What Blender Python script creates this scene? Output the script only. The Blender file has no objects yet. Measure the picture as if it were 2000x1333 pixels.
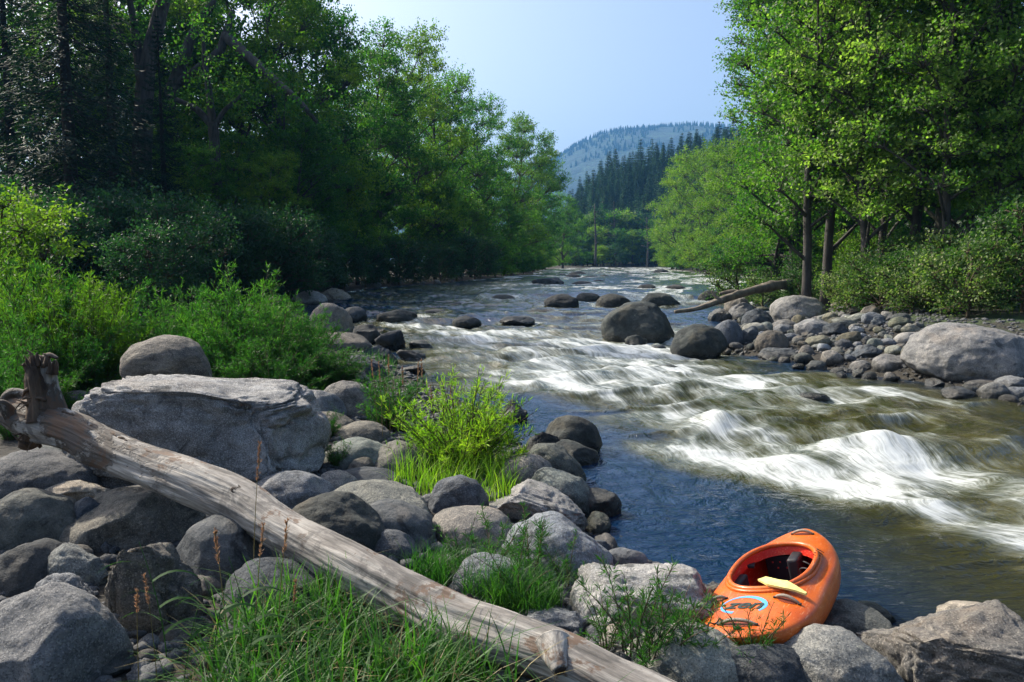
import bpy, bmesh, math, random
import numpy as np
from mathutils import Vector, Matrix
from math import radians as R, sin, cos, pi, atan, tan, atan2

# ------------------------------------------------------------------ camera, world, sun, exposure
S = bpy.context.scene
FPX, HOR, CAMH = 1555.0, 512.0, 2.4          # focal length in photo pixels, horizon row, eye height above the water
PITCH = atan((666.5 - HOR) / FPX)
cam_d = bpy.data.cameras.new('camera'); cam = bpy.data.objects.new('camera', cam_d)
S.collection.objects.link(cam); S.camera = cam
cam_d.sensor_width = 36; cam_d.lens = FPX * 36 / 2000; cam_d.clip_start = 0.05; cam_d.clip_end = 12000
cam.location = (0, 0, CAMH); cam.rotation_euler = (pi / 2 - PITCH, 0, 0)
SUN_AZ, SUN_EL = R(-54), R(40)                # azimuth from +Y towards +X
W = bpy.data.worlds.new("World"); S.world = W; W.use_nodes = True
nt = W.node_tree; nt.nodes.clear()
sk = nt.nodes.new('ShaderNodeTexSky'); sk.sky_type = 'NISHITA'; sk.sun_disc = False
sk.sun_elevation = SUN_EL; sk.sun_rotation = SUN_AZ; sk.air_density = 1.0; sk.dust_density = 5.0; sk.ozone_density = 2.2
hsv = nt.nodes.new('ShaderNodeHueSaturation'); hsv.inputs['Saturation'].default_value = .98; nt.links.new(sk.outputs[0], hsv.inputs['Color'])
bg = nt.nodes.new('ShaderNodeBackground'); bg.inputs[1].default_value = 0.15
wo = nt.nodes.new('ShaderNodeOutputWorld')
nt.links.new(hsv.outputs[0], bg.inputs[0]); nt.links.new(bg.outputs[0], wo.inputs[0])
sun_d = bpy.data.lights.new('sun', 'SUN'); sun = bpy.data.objects.new('sun', sun_d); S.collection.objects.link(sun)
sun_d.energy = 5.0; sun_d.angle = R(0.55); sun_d.color = (1.0, 0.92, 0.78)
SD = Vector((sin(SUN_AZ) * cos(SUN_EL), cos(SUN_AZ) * cos(SUN_EL), sin(SUN_EL)))
sun.rotation_euler = SD.to_track_quat('Z', 'Y').to_euler(); sun.location = SD * 50
vs = S.view_settings; vs.view_transform = 'Standard'; vs.look = 'None'; vs.exposure = 0.6; vs.gamma = 1.0; vs.use_curve_mapping = False
cy = S.cycles
cy.max_bounces = 6; cy.diffuse_bounces = 3; cy.glossy_bounces = 3; cy.transmission_bounces = 3; cy.volume_bounces = 0
cy.transparent_max_bounces = 4; cy.caustics_reflective = False; cy.caustics_refractive = False
cy.use_denoising = True; cy.sample_clamp_indirect = 4.0

# ------------------------------------------------------------------ helpers
COL = S.collection
def px_ray(px, py):
    dx, dy = (px - 1000) / FPX, (666.5 - py) / FPX
    return Vector((dx, cos(PITCH) + dy * sin(PITCH), -sin(PITCH) + dy * cos(PITCH)))
def at(px, py, z=0.0):
    d = px_ray(px, py); t = (z - CAMH) / d.z
    return Vector((d.x * t, d.y * t, z))
def at_d(px, py, depth):
    d = px_ray(px, py); t = depth / d.y
    return Vector((d.x * t, depth, CAMH + d.z * t))

def _h(ix, iy, iz, seed):
    n = (ix.astype(np.int64) * 374761393 + iy.astype(np.int64) * 668265263 + iz.astype(np.int64) * 2147483647 + seed * 1274126177) & 0xffffffff
    n = ((n ^ (n >> 13)) * 1274126177) & 0xffffffff
    n = ((n ^ (n >> 16)) * 2246822519) & 0xffffffff
    return ((n ^ (n >> 15)) & 0xffff) / 65535.0 * 2 - 1
def noise3(P, seed=0):
    P = np.asarray(P, float); I = np.floor(P).astype(np.int64); F = P - I
    F = F * F * F * (F * (F * 6 - 15) + 10)
    x, y, z = I[..., 0], I[..., 1], I[..., 2]; fx, fy, fz = F[..., 0], F[..., 1], F[..., 2]
    def L(a, b, t): return a + (b - a) * t
    c = [[[_h(x + i, y + j, z + k, seed) for k in (0, 1)] for j in (0, 1)] for i in (0, 1)]
    return L(L(L(c[0][0][0], c[1][0][0], fx), L(c[0][1][0], c[1][1][0], fx), fy),
             L(L(c[0][0][1], c[1][0][1], fx), L(c[0][1][1], c[1][1][1], fx), fy), fz)
def fbm(P, seed=0, octv=4, lac=2.03, gain=0.5):
    P = np.asarray(P, float); s = 0; a = 1; n = 0
    for o in range(octv):
        s = s + a * noise3(P + o * 17.3, seed + o * 7); n += a; a *= gain; P = P * lac
    return s / n
def ss(t):
    t = np.clip(t, 0, 1); return t * t * (3 - 2 * t)

def mk_mesh(name, V, F, mat=None, smooth=True, attrs=None):
    V = np.ascontiguousarray(V, np.float32); me = bpy.data.meshes.new(name)
    me.vertices.add(len(V)); me.vertices.foreach_set('co', V.ravel())
    groups = F if isinstance(F, list) else [F]
    groups = [np.asarray(g, np.int32) for g in groups if len(g)]
    loops = np.concatenate([g.ravel() for g in groups]); 
    starts = []; off = 0
    for g in groups:
        starts.append(off + np.arange(len(g), dtype=np.int32) * g.shape[1]); off += g.size
    starts = np.concatenate(starts).astype(np.int32)
    me.loops.add(len(loops)); me.loops.foreach_set('vertex_index', loops)
    me.polygons.add(len(starts)); me.polygons.foreach_set('loop_start', starts)
    if attrs:
        for k, a in attrs.items():
            at_ = me.attributes.new(k, 'FLOAT' if a.ndim == 1 else 'FLOAT_VECTOR', 'POINT')
            at_.data.foreach_set('value' if a.ndim == 1 else 'vector', np.ascontiguousarray(a, np.float32).ravel())
    me.update(calc_edges=True)
    me.polygons.foreach_set('use_smooth', np.full(len(starts), smooth, bool))
    if mat: me.materials.append(mat)
    return me
def add(name, me, parent=None, loc=None, rot=None, scale=None):
    o = bpy.data.objects.new(name, me); COL.objects.link(o)
    if parent: o.parent = parent
    if loc is not None: o.location = loc
    if rot is not None: o.rotation_euler = rot
    if scale is not None: o.scale = scale
    return o
def tag(o, label=None, cat=None, group=None, kind=None):
    if label: o['label'] = label
    if cat: o['category'] = cat
    if group: o['group'] = group
    if kind: o['kind'] = kind
    return o
def copy_tree(o, parent=None):
    c = o.copy(); COL.objects.link(c)
    if parent: c.parent = parent
    for ch in o.children: copy_tree(ch, c)
    return c

class MB:                                       # collects tubes and quads into one mesh
    def __init__(s): s.V = []; s.Q = []; s.T = []; s.n = 0
    def raw(s, V, Q=None, T=None):
        V = np.asarray(V, float).reshape(-1, 3)
        if Q is not None and len(Q): s.Q.append(np.asarray(Q) + s.n)
        if T is not None and len(T): s.T.append(np.asarray(T) + s.n)
        s.V.append(V); s.n += len(V)
    def tube(s, pts, rad, sides=6, cap=True, rfun=None):
        P = np.asarray([tuple(p) for p in pts], float); n = len(P)
        rad = np.broadcast_to(np.asarray(rad, float), (n,))
        T = np.gradient(P, axis=0); T /= np.linalg.norm(T, axis=1)[:, None] + 1e-9
        up = np.array([0, 0, 1.0]) if abs(T[0][2]) < 0.9 else np.array([1.0, 0, 0])
        N = np.cross(T[0], up); N /= np.linalg.norm(N); Ns = [N]
        for i in range(1, n):
            N = N - T[i] * N.dot(T[i]); N /= np.linalg.norm(N) + 1e-9; Ns.append(N)
        Ns = np.array(Ns); B = np.cross(T, Ns)
        a = np.arange(sides) / sides * 2 * pi
        rr = rad[:, None] * np.ones(sides)
        if rfun is not None: rr = rr * rfun(np.arange(n)[:, None], a[None, :])
        V = P[:, None, :] + rr[..., None] * (Ns[:, None, :] * np.cos(a)[None, :, None] + B[:, None, :] * np.sin(a)[None, :, None])
        i = np.arange(n - 1)[:, None] * sides; j = np.arange(sides)[None, :]; k = (j + 1) % sides
        Q = np.stack([i + j, i + k, i + sides + k, i + sides + j], -1).reshape(-1, 4)
        V = V.reshape(-1, 3); Tt = []
        if cap:
            V = np.concatenate([V, P[:1], P[-1:]]); m = n * sides
            for q in range(sides):
                Tt.append((m, (q + 1) % sides, q)); Tt.append((m + 1, (n - 1) * sides + q, (n - 1) * sides + (q + 1) % sides))
        s.raw(V, Q, Tt)
    def mesh(s, name, mat, smooth=True):
        V = np.concatenate(s.V); F = []
        if s.Q: F.append(np.concatenate(s.Q))
        if s.T: F.append(np.concatenate(s.T))
        return mk_mesh(name, V, F, mat, smooth)

def unit(v): return v / (np.linalg.norm(v, axis=-1, keepdims=True) + 1e-9)
def leaf_quads(C, D, N, L, Wd, bend=0.0):
    """rhombic leaves: centre base C, direction D, normal N -> verts, faces"""
    D = unit(D); Sd = unit(np.cross(D, N)); n = len(C)
    L = np.broadcast_to(L, (n,))[:, None]; Wd = np.broadcast_to(Wd, (n,))[:, None]
    Nn = np.cross(Sd, D)
    V = np.stack([C, C + D * L * 0.45 + Sd * Wd * .5 + Nn * L * bend, C + D * L, C + D * L * 0.45 - Sd * Wd * .5 + Nn * L * bend], 1)
    return V.reshape(-1, 3), (np.arange(n)[:, None] * 4 + np.arange(4)[None, :])

# ------------------------------------------------------------------ materials
def new_mat(name):
    m = bpy.data.materials.new(name); m.use_nodes = True; t = m.node_tree; t.nodes.clear()
    return m, t
def N_(t, typ, **kw):
    n = t.nodes.new(typ)
    for k, v in kw.items():
        if k.startswith('i_'):
            key = k[2:]; key = int(key) if key.isdigit() else key.replace('_', ' ')
            n.inputs[key].default_value = v
        else: setattr(n, k, v)
    return n
def ramp(t, stops, interp='LINEAR'):
    r = t.nodes.new('ShaderNodeValToRGB'); r.color_ramp.interpolation = interp; e = r.color_ramp.elements
    while len(e) < len(stops): e.new(0.5)
    for i, (p, c) in enumerate(stops):
        e[i].position = p; e[i].color = (*c, 1) if len(c) == 3 else c
    return r
def mixc(t, fac, a, b, mode='MIX'):
    m = t.nodes.new('ShaderNodeMix'); m.data_type = 'RGBA'; m.blend_type = mode
    for s_, v in ((0, fac), (6, a), (7, b)):
        if hasattr(v, 'links') or isinstance(v, bpy.types.NodeSocket): t.links.new(v, m.inputs[s_])
        else: m.inputs[s_].default_value = v if s_ == 0 else ((*v, 1) if len(v) == 3 else v)
    return m.outputs[2]
def math_(t, op, a, b=0.0, c=None, clamp=False):
    m = t.nodes.new('ShaderNodeMath'); m.operation = op; m.use_clamp = clamp
    for i, v in enumerate((a, b, c)):
        if v is None: continue
        if isinstance(v, bpy.types.NodeSocket): t.links.new(v, m.inputs[i])
        else: m.inputs[i].default_value = v
    return m.outputs[0]
def mapr(t, v, a, b, c=0.0, d=1.0, smooth=True):
    m = t.nodes.new('ShaderNodeMapRange'); m.interpolation_type = 'SMOOTHSTEP' if smooth else 'LINEAR'
    t.links.new(v, m.inputs[0])
    for i, x in enumerate((a, b, c, d)): m.inputs[i + 1].default_value = x
    return m.outputs[0]
def vec_add(t, a, b):
    m = t.nodes.new('ShaderNodeVectorMath'); m.operation = 'ADD'; t.links.new(a, m.inputs[0]); t.links.new(b, m.inputs[1]); return m.outputs[0]
def noise(t, vec, scale, detail=4, rough=.55, dist=0.0):
    n = N_(t, 'ShaderNodeTexNoise'); n.inputs['Scale'].default_value = scale; n.inputs['Detail'].default_value = detail
    n.inputs['Roughness'].default_value = rough; n.inputs['Distortion'].default_value = dist
    t.links.new(vec, n.inputs['Vector']); return n.outputs['Fac']
def bump(t, h, strength, dist, nrm=None):
    b = N_(t, 'ShaderNodeBump'); b.inputs['Strength'].default_value = strength; b.inputs['Distance'].default_value = dist
    t.links.new(h, b.inputs['Height'])
    if nrm: t.links.new(nrm, b.inputs['Normal'])
    return b.outputs[0]

def foliage_mat(name, dark, mid, light, trans=0.4, tcol=None, spec=0.35):
    m, t = new_mat(name)
    g = N_(t, 'ShaderNodeNewGeometry'); oi = N_(t, 'ShaderNodeObjectInfo'); tc = N_(t, 'ShaderNodeTexCoord')
    cl = noise(t, tc.outputs['Object'], 0.55, 2)
    f = math_(t, 'ADD', math_(t, 'MULTIPLY', g.outputs['Random Per Island'], .55), math_(t, 'MULTIPLY', mapr(t, cl, .3, .7), .45))
    f = math_(t, 'ADD', f, math_(t, 'MULTIPLY', math_(t, 'SUBTRACT', oi.outputs['Random'], .5), .45), clamp=True)
    r = ramp(t, [(0.05, dark), (0.52, mid), (0.95, light)]); t.links.new(f, r.inputs[0])
    p = N_(t, 'ShaderNodeBsdfPrincipled'); p.inputs['Roughness'].default_value = .55; p.inputs['Specular IOR Level'].default_value = spec
    t.links.new(r.outputs[0], p.inputs['Base Color'])
    tr = N_(t, 'ShaderNodeBsdfTranslucent')
    tcl = mixc(t, 1.0, r.outputs[0], tcol or (1.45, 1.95, .75), 'MULTIPLY'); t.links.new(tcl, tr.inputs[0])
    mx = N_(t, 'ShaderNodeMixShader'); mx.inputs[0].default_value = trans
    t.links.new(p.outputs[0], mx.inputs[1]); t.links.new(tr.outputs[0], mx.inputs[2])
    o = N_(t, 'ShaderNodeOutputMaterial'); t.links.new(mx.outputs[0], o.inputs[0]); return m
def bark_mat(name, c1, c2, scale=6):
    m, t = new_mat(name); tc = N_(t, 'ShaderNodeTexCoord')
    mp = N_(t, 'ShaderNodeMapping'); mp.inputs['Scale'].default_value = (1, 1, .22); t.links.new(tc.outputs['Object'], mp.inputs[0])
    n = noise(t, mp.outputs[0], scale, 6, .65)
    r = ramp(t, [(.32, c1), (.68, c2)]); t.links.new(n, r.inputs[0])
    p = N_(t, 'ShaderNodeBsdfPrincipled'); p.inputs['Roughness'].default_value = .9; t.links.new(r.outputs[0], p.inputs['Base Color'])
    t.links.new(bump(t, n, .7, .05), p.inputs['Normal'])
    o = N_(t, 'ShaderNodeOutputMaterial'); t.links.new(p.outputs[0], o.inputs[0]); return m
def rock_mat(name, c_dark, c_mid, c_light, warm=(0.19, 0.155, 0.12), rough=.85, speck=1.0, band=0.0, wet=True):
    m, t = new_mat(name); tc = N_(t, 'ShaderNodeTexCoord'); oi = N_(t, 'ShaderNodeObjectInfo'); g = N_(t, 'ShaderNodeNewGeometry')
    off = N_(t, 'ShaderNodeCombineXYZ')
    for i, k in enumerate((37.0, 91.0, 53.0)): t.links.new(math_(t, 'MULTIPLY', oi.outputs['Random'], k), off.inputs[i])
    v = vec_add(t, tc.outputs['Object'], off.outputs[0])
    big = noise(t, v, 2.2, 5, .6, .3); mid = noise(t, v, 9, 6, .7); fine = noise(t, v, 70, 5, .75)
    r = ramp(t, [(.34, c_dark), (.49, c_mid), (.64, c_light)]); 
    s_ = math_(t, 'ADD', math_(t, 'MULTIPLY', big, .5), math_(t, 'MULTIPLY', mid, .5)); t.links.new(s_, r.inputs[0])
    col = r.outputs[0]
    wm = mapr(t, noise(t, v, 1.3, 3, .6), .52, .72); col = mixc(t, math_(t, 'MULTIPLY', wm, .55), col, warm)
    if band:
        mp = N_(t, 'ShaderNodeMapping'); mp.inputs['Rotation'].default_value = (.5, .4, 0); mp.inputs['Scale'].default_value = (1, 1, 7); t.links.new(v, mp.inputs[0])
        bd = noise(t, mp.outputs[0], 2.2, 5, .6, .8); col = mixc(t, math_(t, 'MULTIPLY', mapr(t, bd, .45, .65), band), col, c_dark)
    # mineral speckle, pale and dark grains
    vo = N_(t, 'ShaderNodeTexVoronoi'); vo.inputs['Scale'].default_value = 140; t.links.new(v, vo.inputs['Vector'])
    gr = N_(t, 'ShaderNodeSeparateColor'); t.links.new(vo.outputs['Color'], gr.inputs[0])
    col = mixc(t, math_(t, 'MULTIPLY', mapr(t, gr.outputs[0], .74, .86), .42 * speck), col, tuple(min(1, c * 1.4) for c in c_light))
    col = mixc(t, math_(t, 'MULTIPLY', mapr(t, gr.outputs[1], .72, .84), .45 * speck), col, tuple(c * .35 for c in c_dark))
    # lichen and dark stains
    st = mapr(t, noise(t, v, 3.4, 8, .72, .6), .56, .66); col = mixc(t, math_(t, 'MULTIPLY', st, .8), col, tuple(c * .5 for c in c_dark))
    li = mapr(t, noise(t, v, 6.5, 8, .7, .2), .62, .68); col = mixc(t, math_(t, 'MULTIPLY', li, .5), col, (.26, .26, .215))
    # per-rock value shift
    tn = ramp(t, [(0, (.86, .96, 1.1)), (.35, (1, 1, 1)), (.6, (1.12, 1.0, .84)), (.8, (.95, 1.02, .9)), (1, (1, .98, .96))]); t.links.new(math_(t, 'FRACT', math_(t, 'MULTIPLY', oi.outputs['Random'], 7.3)), tn.inputs[0]); col = mixc(t, 1.0, col, tn.outputs[0], 'MULTIPLY')
    hs = N_(t, 'ShaderNodeHueSaturation'); t.links.new(col, hs.inputs['Color'])
    t.links.new(mapr(t, oi.outputs['Random'], 0, 1, .58, 1.42, False), hs.inputs['Value']); col = hs.outputs[0]
    ro = math_(t, 'MULTIPLY', 1.0, rough)
    p = N_(t, 'ShaderNodeBsdfPrincipled'); p.inputs['Specular IOR Level'].default_value = .4
    if wet:
        sx = N_(t, 'ShaderNodeSeparateXYZ'); t.links.new(g.outputs['Position'], sx.inputs[0])
        wz = math_(t, 'ADD', sx.outputs[2], math_(t, 'MULTIPLY', math_(t, 'SUBTRACT', mid, .5), .3))
        wf = mapr(t, wz, .08, .30, 1, 0); col = mixc(t, wf, col, (.018, .019, .016), 'MIX') if False else mixc(t, math_(t, 'MULTIPLY', wf, .8), col, (.014, .015, .012))
        ro = mapr(t, wz, .05, .28, .25, rough)
        t.links.new(ro, p.inputs['Roughness'])
    else: p.inputs['Roughness'].default_value = rough
    t.links.new(col, p.inputs['Base Color'])
    n1 = bump(t, big, .5, .12, bump(t, mid, .75, .05)); n2 = bump(t, fine, .8, .014, n1); n3 = bump(t, vo.outputs['Distance'], .15, .008, n2); t.links.new(n3, p.inputs['Normal'])
    o = N_(t, 'ShaderNodeOutputMaterial'); t.links.new(p.outputs[0], o.inputs[0]); return m
def plain(name, col, rough=.5, spec=.5, metal=0.0, bumpy=0.0, bs=40, var=.25, cc=0.0):
    m, t = new_mat(name); tc = N_(t, 'ShaderNodeTexCoord'); n = noise(t, tc.outputs['Object'], bs * .3, 5, .6)
    r = ramp(t, [(.3, tuple(c * (1 - var) for c in col)), (.7, tuple(min(1, c * (1 + var)) for c in col))]); t.links.new(n, r.inputs[0])
    p = N_(t, 'ShaderNodeBsdfPrincipled'); p.inputs['Roughness'].default_value = rough; p.inputs['Specular IOR Level'].default_value = spec
    p.inputs['Metallic'].default_value = metal; p.inputs['Coat Weight'].default_value = cc
    t.links.new(r.outputs[0], p.inputs['Base Color'])
    if bumpy: t.links.new(bump(t, noise(t, tc.outputs['Object'], bs, 5, .6), bumpy, .01), p.inputs['Normal'])
    o = N_(t, 'ShaderNodeOutputMaterial'); t.links.new(p.outputs[0], o.inputs[0]); return m

M_GRAN = rock_mat('granite_grey', (.06, .065, .07), (.145, .147, .148), (.26, .25, .235))
M_DARK = rock_mat('basalt_dark', (.025, .03, .036), (.07, .078, .083), (.135, .14, .14), speck=.6)
M_PALE = rock_mat('granite_pale', (.11, .108, .10), (.23, .225, .21), (.36, .345, .325))
M_OLIV = rock_mat('rock_olive', (.05, .055, .045), (.12, .125, .10), (.20, .20, .16), speck=.5)
M_BAND = rock_mat('gneiss_banded', (.045, .05, .055), (.13, .132, .135), (.25, .25, .24), band=.6)
M_BLOCK = rock_mat('granite_block', (.10, .09, .08), (.215, .195, .17), (.37, .34, .30), warm=(.26, .20, .145), speck=1.2)
M_RIVER = rock_mat('river_rock_dark', (.012, .015, .018), (.036, .042, .046), (.085, .088, .088), warm=(.08, .065, .045), speck=.5)
RM = dict(w=M_RIVER, g=M_GRAN, d=M_DARK, p=M_PALE, o=M_OLIV, b=M_BAND)

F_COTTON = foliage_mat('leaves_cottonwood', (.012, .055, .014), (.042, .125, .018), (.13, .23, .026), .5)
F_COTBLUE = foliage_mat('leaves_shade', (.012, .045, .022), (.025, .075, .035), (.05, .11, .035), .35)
F_YELLOW = foliage_mat('leaves_yellow_green', (.05, .11, .012), (.10, .18, .018), (.19, .25, .03), .45)
F_ALDER = foliage_mat('leaves_alder', (.03, .09, .016), (.12, .215, .035), (.32, .40, .10), .5, spec=.5)
F_SHRUB = foliage_mat('leaves_bank_shrub', (.018, .055, .014), (.06, .12, .03), (.24, .28, .10), .4)
F_WILLOW = foliage_mat('leaves_willow', (.014, .06, .014), (.038, .12, .022), (.10, .21, .032), .42)
F_BUSH = foliage_mat('leaves_bright', (.05, .13, .012), (.15, .27, .022), (.34, .42, .04), .5)
F_GRASS = foliage_mat('grass_blades', (.015, .06, .012), (.04, .12, .02), (.10, .21, .035), .4)
F_CONIFER = foliage_mat('needles_conifer', (.014, .05, .028), (.028, .075, .04), (.05, .11, .045), .15, spec=.08)
F_SPRUCE = foliage_mat('needles_spruce', (.008, .028, .018), (.015, .045, .028), (.03, .07, .035), .12, spec=.08)
B_COT = bark_mat('bark_cottonwood', (.025, .022, .02), (.10, .09, .08))
B_SPR = bark_mat('bark_spruce', (.012, .010, .009), (.035, .030, .026))
B_ASP = bark_mat('bark_alder', (.10, .095, .08), (.24, .23, .20), 4)
B_TWIG = bark_mat('bark_twig', (.05, .035, .02), (.13, .10, .06), 20)

# ------------------------------------------------------------------ river banks (world metres)
BL = [(125, 345), (60, 312), (22, 275), (9, 215), (4.3, 140), (-5.0, 85), (-11.0, 58), (-9.5, 38), (-4.9, 25), (-2.4, 18.4), (-.55, 13.6), (.35, 10.9), (.85, 9.0), (.95, 7.4), (1.2, 6.5), (1.8, 5.75), (2.9, 5.25), (4.0, 4.9), (6, 4.0), (9, 3.0), (14, 0.5), (20, -4)]
BR = [(140, 285), (85, 268), (48, 240), (40, 205), (34, 140), (29, 85), (17, 50), (9.4, 32), (5.9, 22.5), (6.3, 19.2), (7.6, 16.4), (8.6, 14.2), (10.5, 12.6), (13, 11.4), (16, 10.4), (19, 9.2), (23, 7.6), (27, 5.2), (31, 2.5), (35, -1), (39, -6), (43, -12)]
def smooth_poly(P, n):
    P = np.array(P, float); k = np.arange(len(P)); q = np.linspace(0, len(P) - 1, n)
    i = np.clip(q.astype(int), 0, len(P) - 2); t = (q - i)[:, None]
    g = lambda j: P[np.clip(j, 0, len(P) - 1)]
    p0, p1, p2, p3 = g(i - 1), g(i), g(i + 1), g(i + 2)
    return .5 * (2 * p1 + (p2 - p0) * t + (2 * p0 - 5 * p1 + 4 * p2 - p3) * t * t + (3 * p1 - p0 - 3 * p2 + p3) * t ** 3)
LL = smooth_poly(BL, 161); RR = smooth_poly(BR, 161)
def seg_dist(X, Y, P):
    best = np.full(X.shape, 1e9)
    for a, b in zip(P[:-1], P[1:]):
        d = b - a; L2 = d @ d; t = np.clip(((X - a[0]) * d[0] + (Y - a[1]) * d[1]) / L2, 0, 1)
        best = np.minimum(best, (X - a[0] - t * d[0]) ** 2 + (Y - a[1] - t * d[1]) ** 2)
    return np.sqrt(best)
RIV = np.concatenate([LL, RR[::-1]])
def inside(X, Y):
    c = np.zeros(X.shape, bool); n = len(RIV)
    for i in range(n):
        x1, y1 = RIV[i]; x2, y2 = RIV[(i + 1) % n]
        if y1 == y2: continue
        c ^= ((y1 > Y) != (y2 > Y)) & (X < (x2 - x1) * (Y - y1) / (y2 - y1) + x1)
    return c
def terrain(X, Y):
    X = np.asarray(X, float); Y = np.asarray(Y, float)
    dl = seg_dist(X, Y, LL[::2]); dr = seg_dist(X, Y, RR[::2]); ins = inside(X, Y)
    d = np.minimum(dl, dr); P = np.stack([X, Y, X * 0], -1)
    zl = .28 * ss(dl / .9) + .20 * ss(dl / 4) + .5 * ss((dl - 5) / 25) - .1
    zr = .22 * ss(dr / .8) + .75 * ss(dr / 6.5) + .4 * ss((dr - 6) / 8) + .30 * np.maximum(dr - 16, 0) * ss((dr - 16) / 20) - .06
    zr = np.minimum(zr, 62 + 0 * zr)
    z = np.where(dl < dr, zl, zr) + .06 * fbm(P * .8, 3, 4) + .03 * fbm(P * 3, 5, 3)
    z = z + ss((d - 8) / 20) * .5 * fbm(P * .07, 9, 3)
    zi = -.12 - .6 * ss(d / 1.6) + .08 * fbm(P * .9, 11, 3)
    return np.where(ins, zi, z)
def tz(x, y): return float(terrain(np.array([x]), np.array([y]))[0])
def hit(px, py):
    """where the sight line of a photo pixel meets the ground (coarse march)"""
    d = px_ray(px, py); ts = np.geomspace(2.5, 400, 500)
    X = d.x * ts; Y = d.y * ts; Z = CAMH + d.z * ts; G = np.maximum(terrain(X, Y), 0.0)
    k = np.argmax(Z < G); k = k if Z[k] < G[k] else len(ts) - 1
    t = ts[k]; return Vector((d.x * t, d.y * t, G[k]))

def axis_pts(lo, hi, f0, f1, step, grow):
    a = list(np.arange(f0, f1 + 1e-6, step)); s = step
    while a[-1] < hi: s *= grow; a.append(a[-1] + s)
    s = step
    while a[0] > lo: s *= grow; a.insert(0, a[0] - s)
    return np.array(a)
gx = axis_pts(-6000, 6000, -9, 14, .13, 1.06); gy = axis_pts(-300, 9000, 2.4, 27, .14, 1.05)
GX, GY = np.meshgrid(gx, gy); GZ = terrain(GX.ravel(), GY.ravel())
far = ss((GY.ravel() - 360) / 300); GZ = GZ * (1 - far) + 2.0 * far
nx, ny = len(gx), len(gy)
ii = (np.arange(ny - 1)[:, None] * nx + np.arange(nx - 1)[None, :]).ravel()
GF = np.stack([ii, ii + 1, ii + nx + 1, ii + nx], -1)
m, t = new_mat('bank_soil'); tc = N_(t, 'ShaderNodeTexCoord'); g = N_(t, 'ShaderNodeNewGeometry')
n1 = noise(t, g.outputs['Position'], .6, 5); n2 = noise(t, g.outputs['Position'], 14, 6, .7); n3 = noise(t, g.outputs['Position'], .08, 3)
r1 = ramp(t, [(.3, (.016, .014, .011)), (.6, (.042, .037, .028)), (.8, (.08, .07, .055))]); t.links.new(n2, r1.inputs[0])
r2 = ramp(t, [(.3, (.02, .045, .012)), (.7, (.06, .10, .025))]); t.links.new(n2, r2.inputs[0])
sx = N_(t, 'ShaderNodeSeparateXYZ'); t.links.new(g.outputs['Position'], sx.inputs[0])
gm = math_(t, 'MULTIPLY', mapr(t, n1, .42, .58), mapr(t, sx.outputs[2], .55, 1.0))
col = mixc(t, gm, r1.outputs[0], r2.outputs[0]); p = N_(t, 'ShaderNodeBsdfPrincipled'); p.inputs['Roughness'].default_value = .95
vo = N_(t, 'ShaderNodeTexVoronoi'); vo.inputs['Scale'].default_value = 16; t.links.new(g.outputs['Position'], vo.inputs['Vector'])
t.links.new(col, p.inputs['Base Color']); t.links.new(bump(t, vo.outputs['Distance'], .8, .03, bump(t, n2, .8, .05)), p.inputs['Normal'])
o = N_(t, 'ShaderNodeOutputMaterial'); t.links.new(p.outputs[0], o.inputs[0]); M_SOIL = m
tag(add('ground', mk_mesh('ground', np.stack([GX.ravel(), GY.ravel(), GZ], -1), GF, M_SOIL)), kind='structure')

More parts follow.
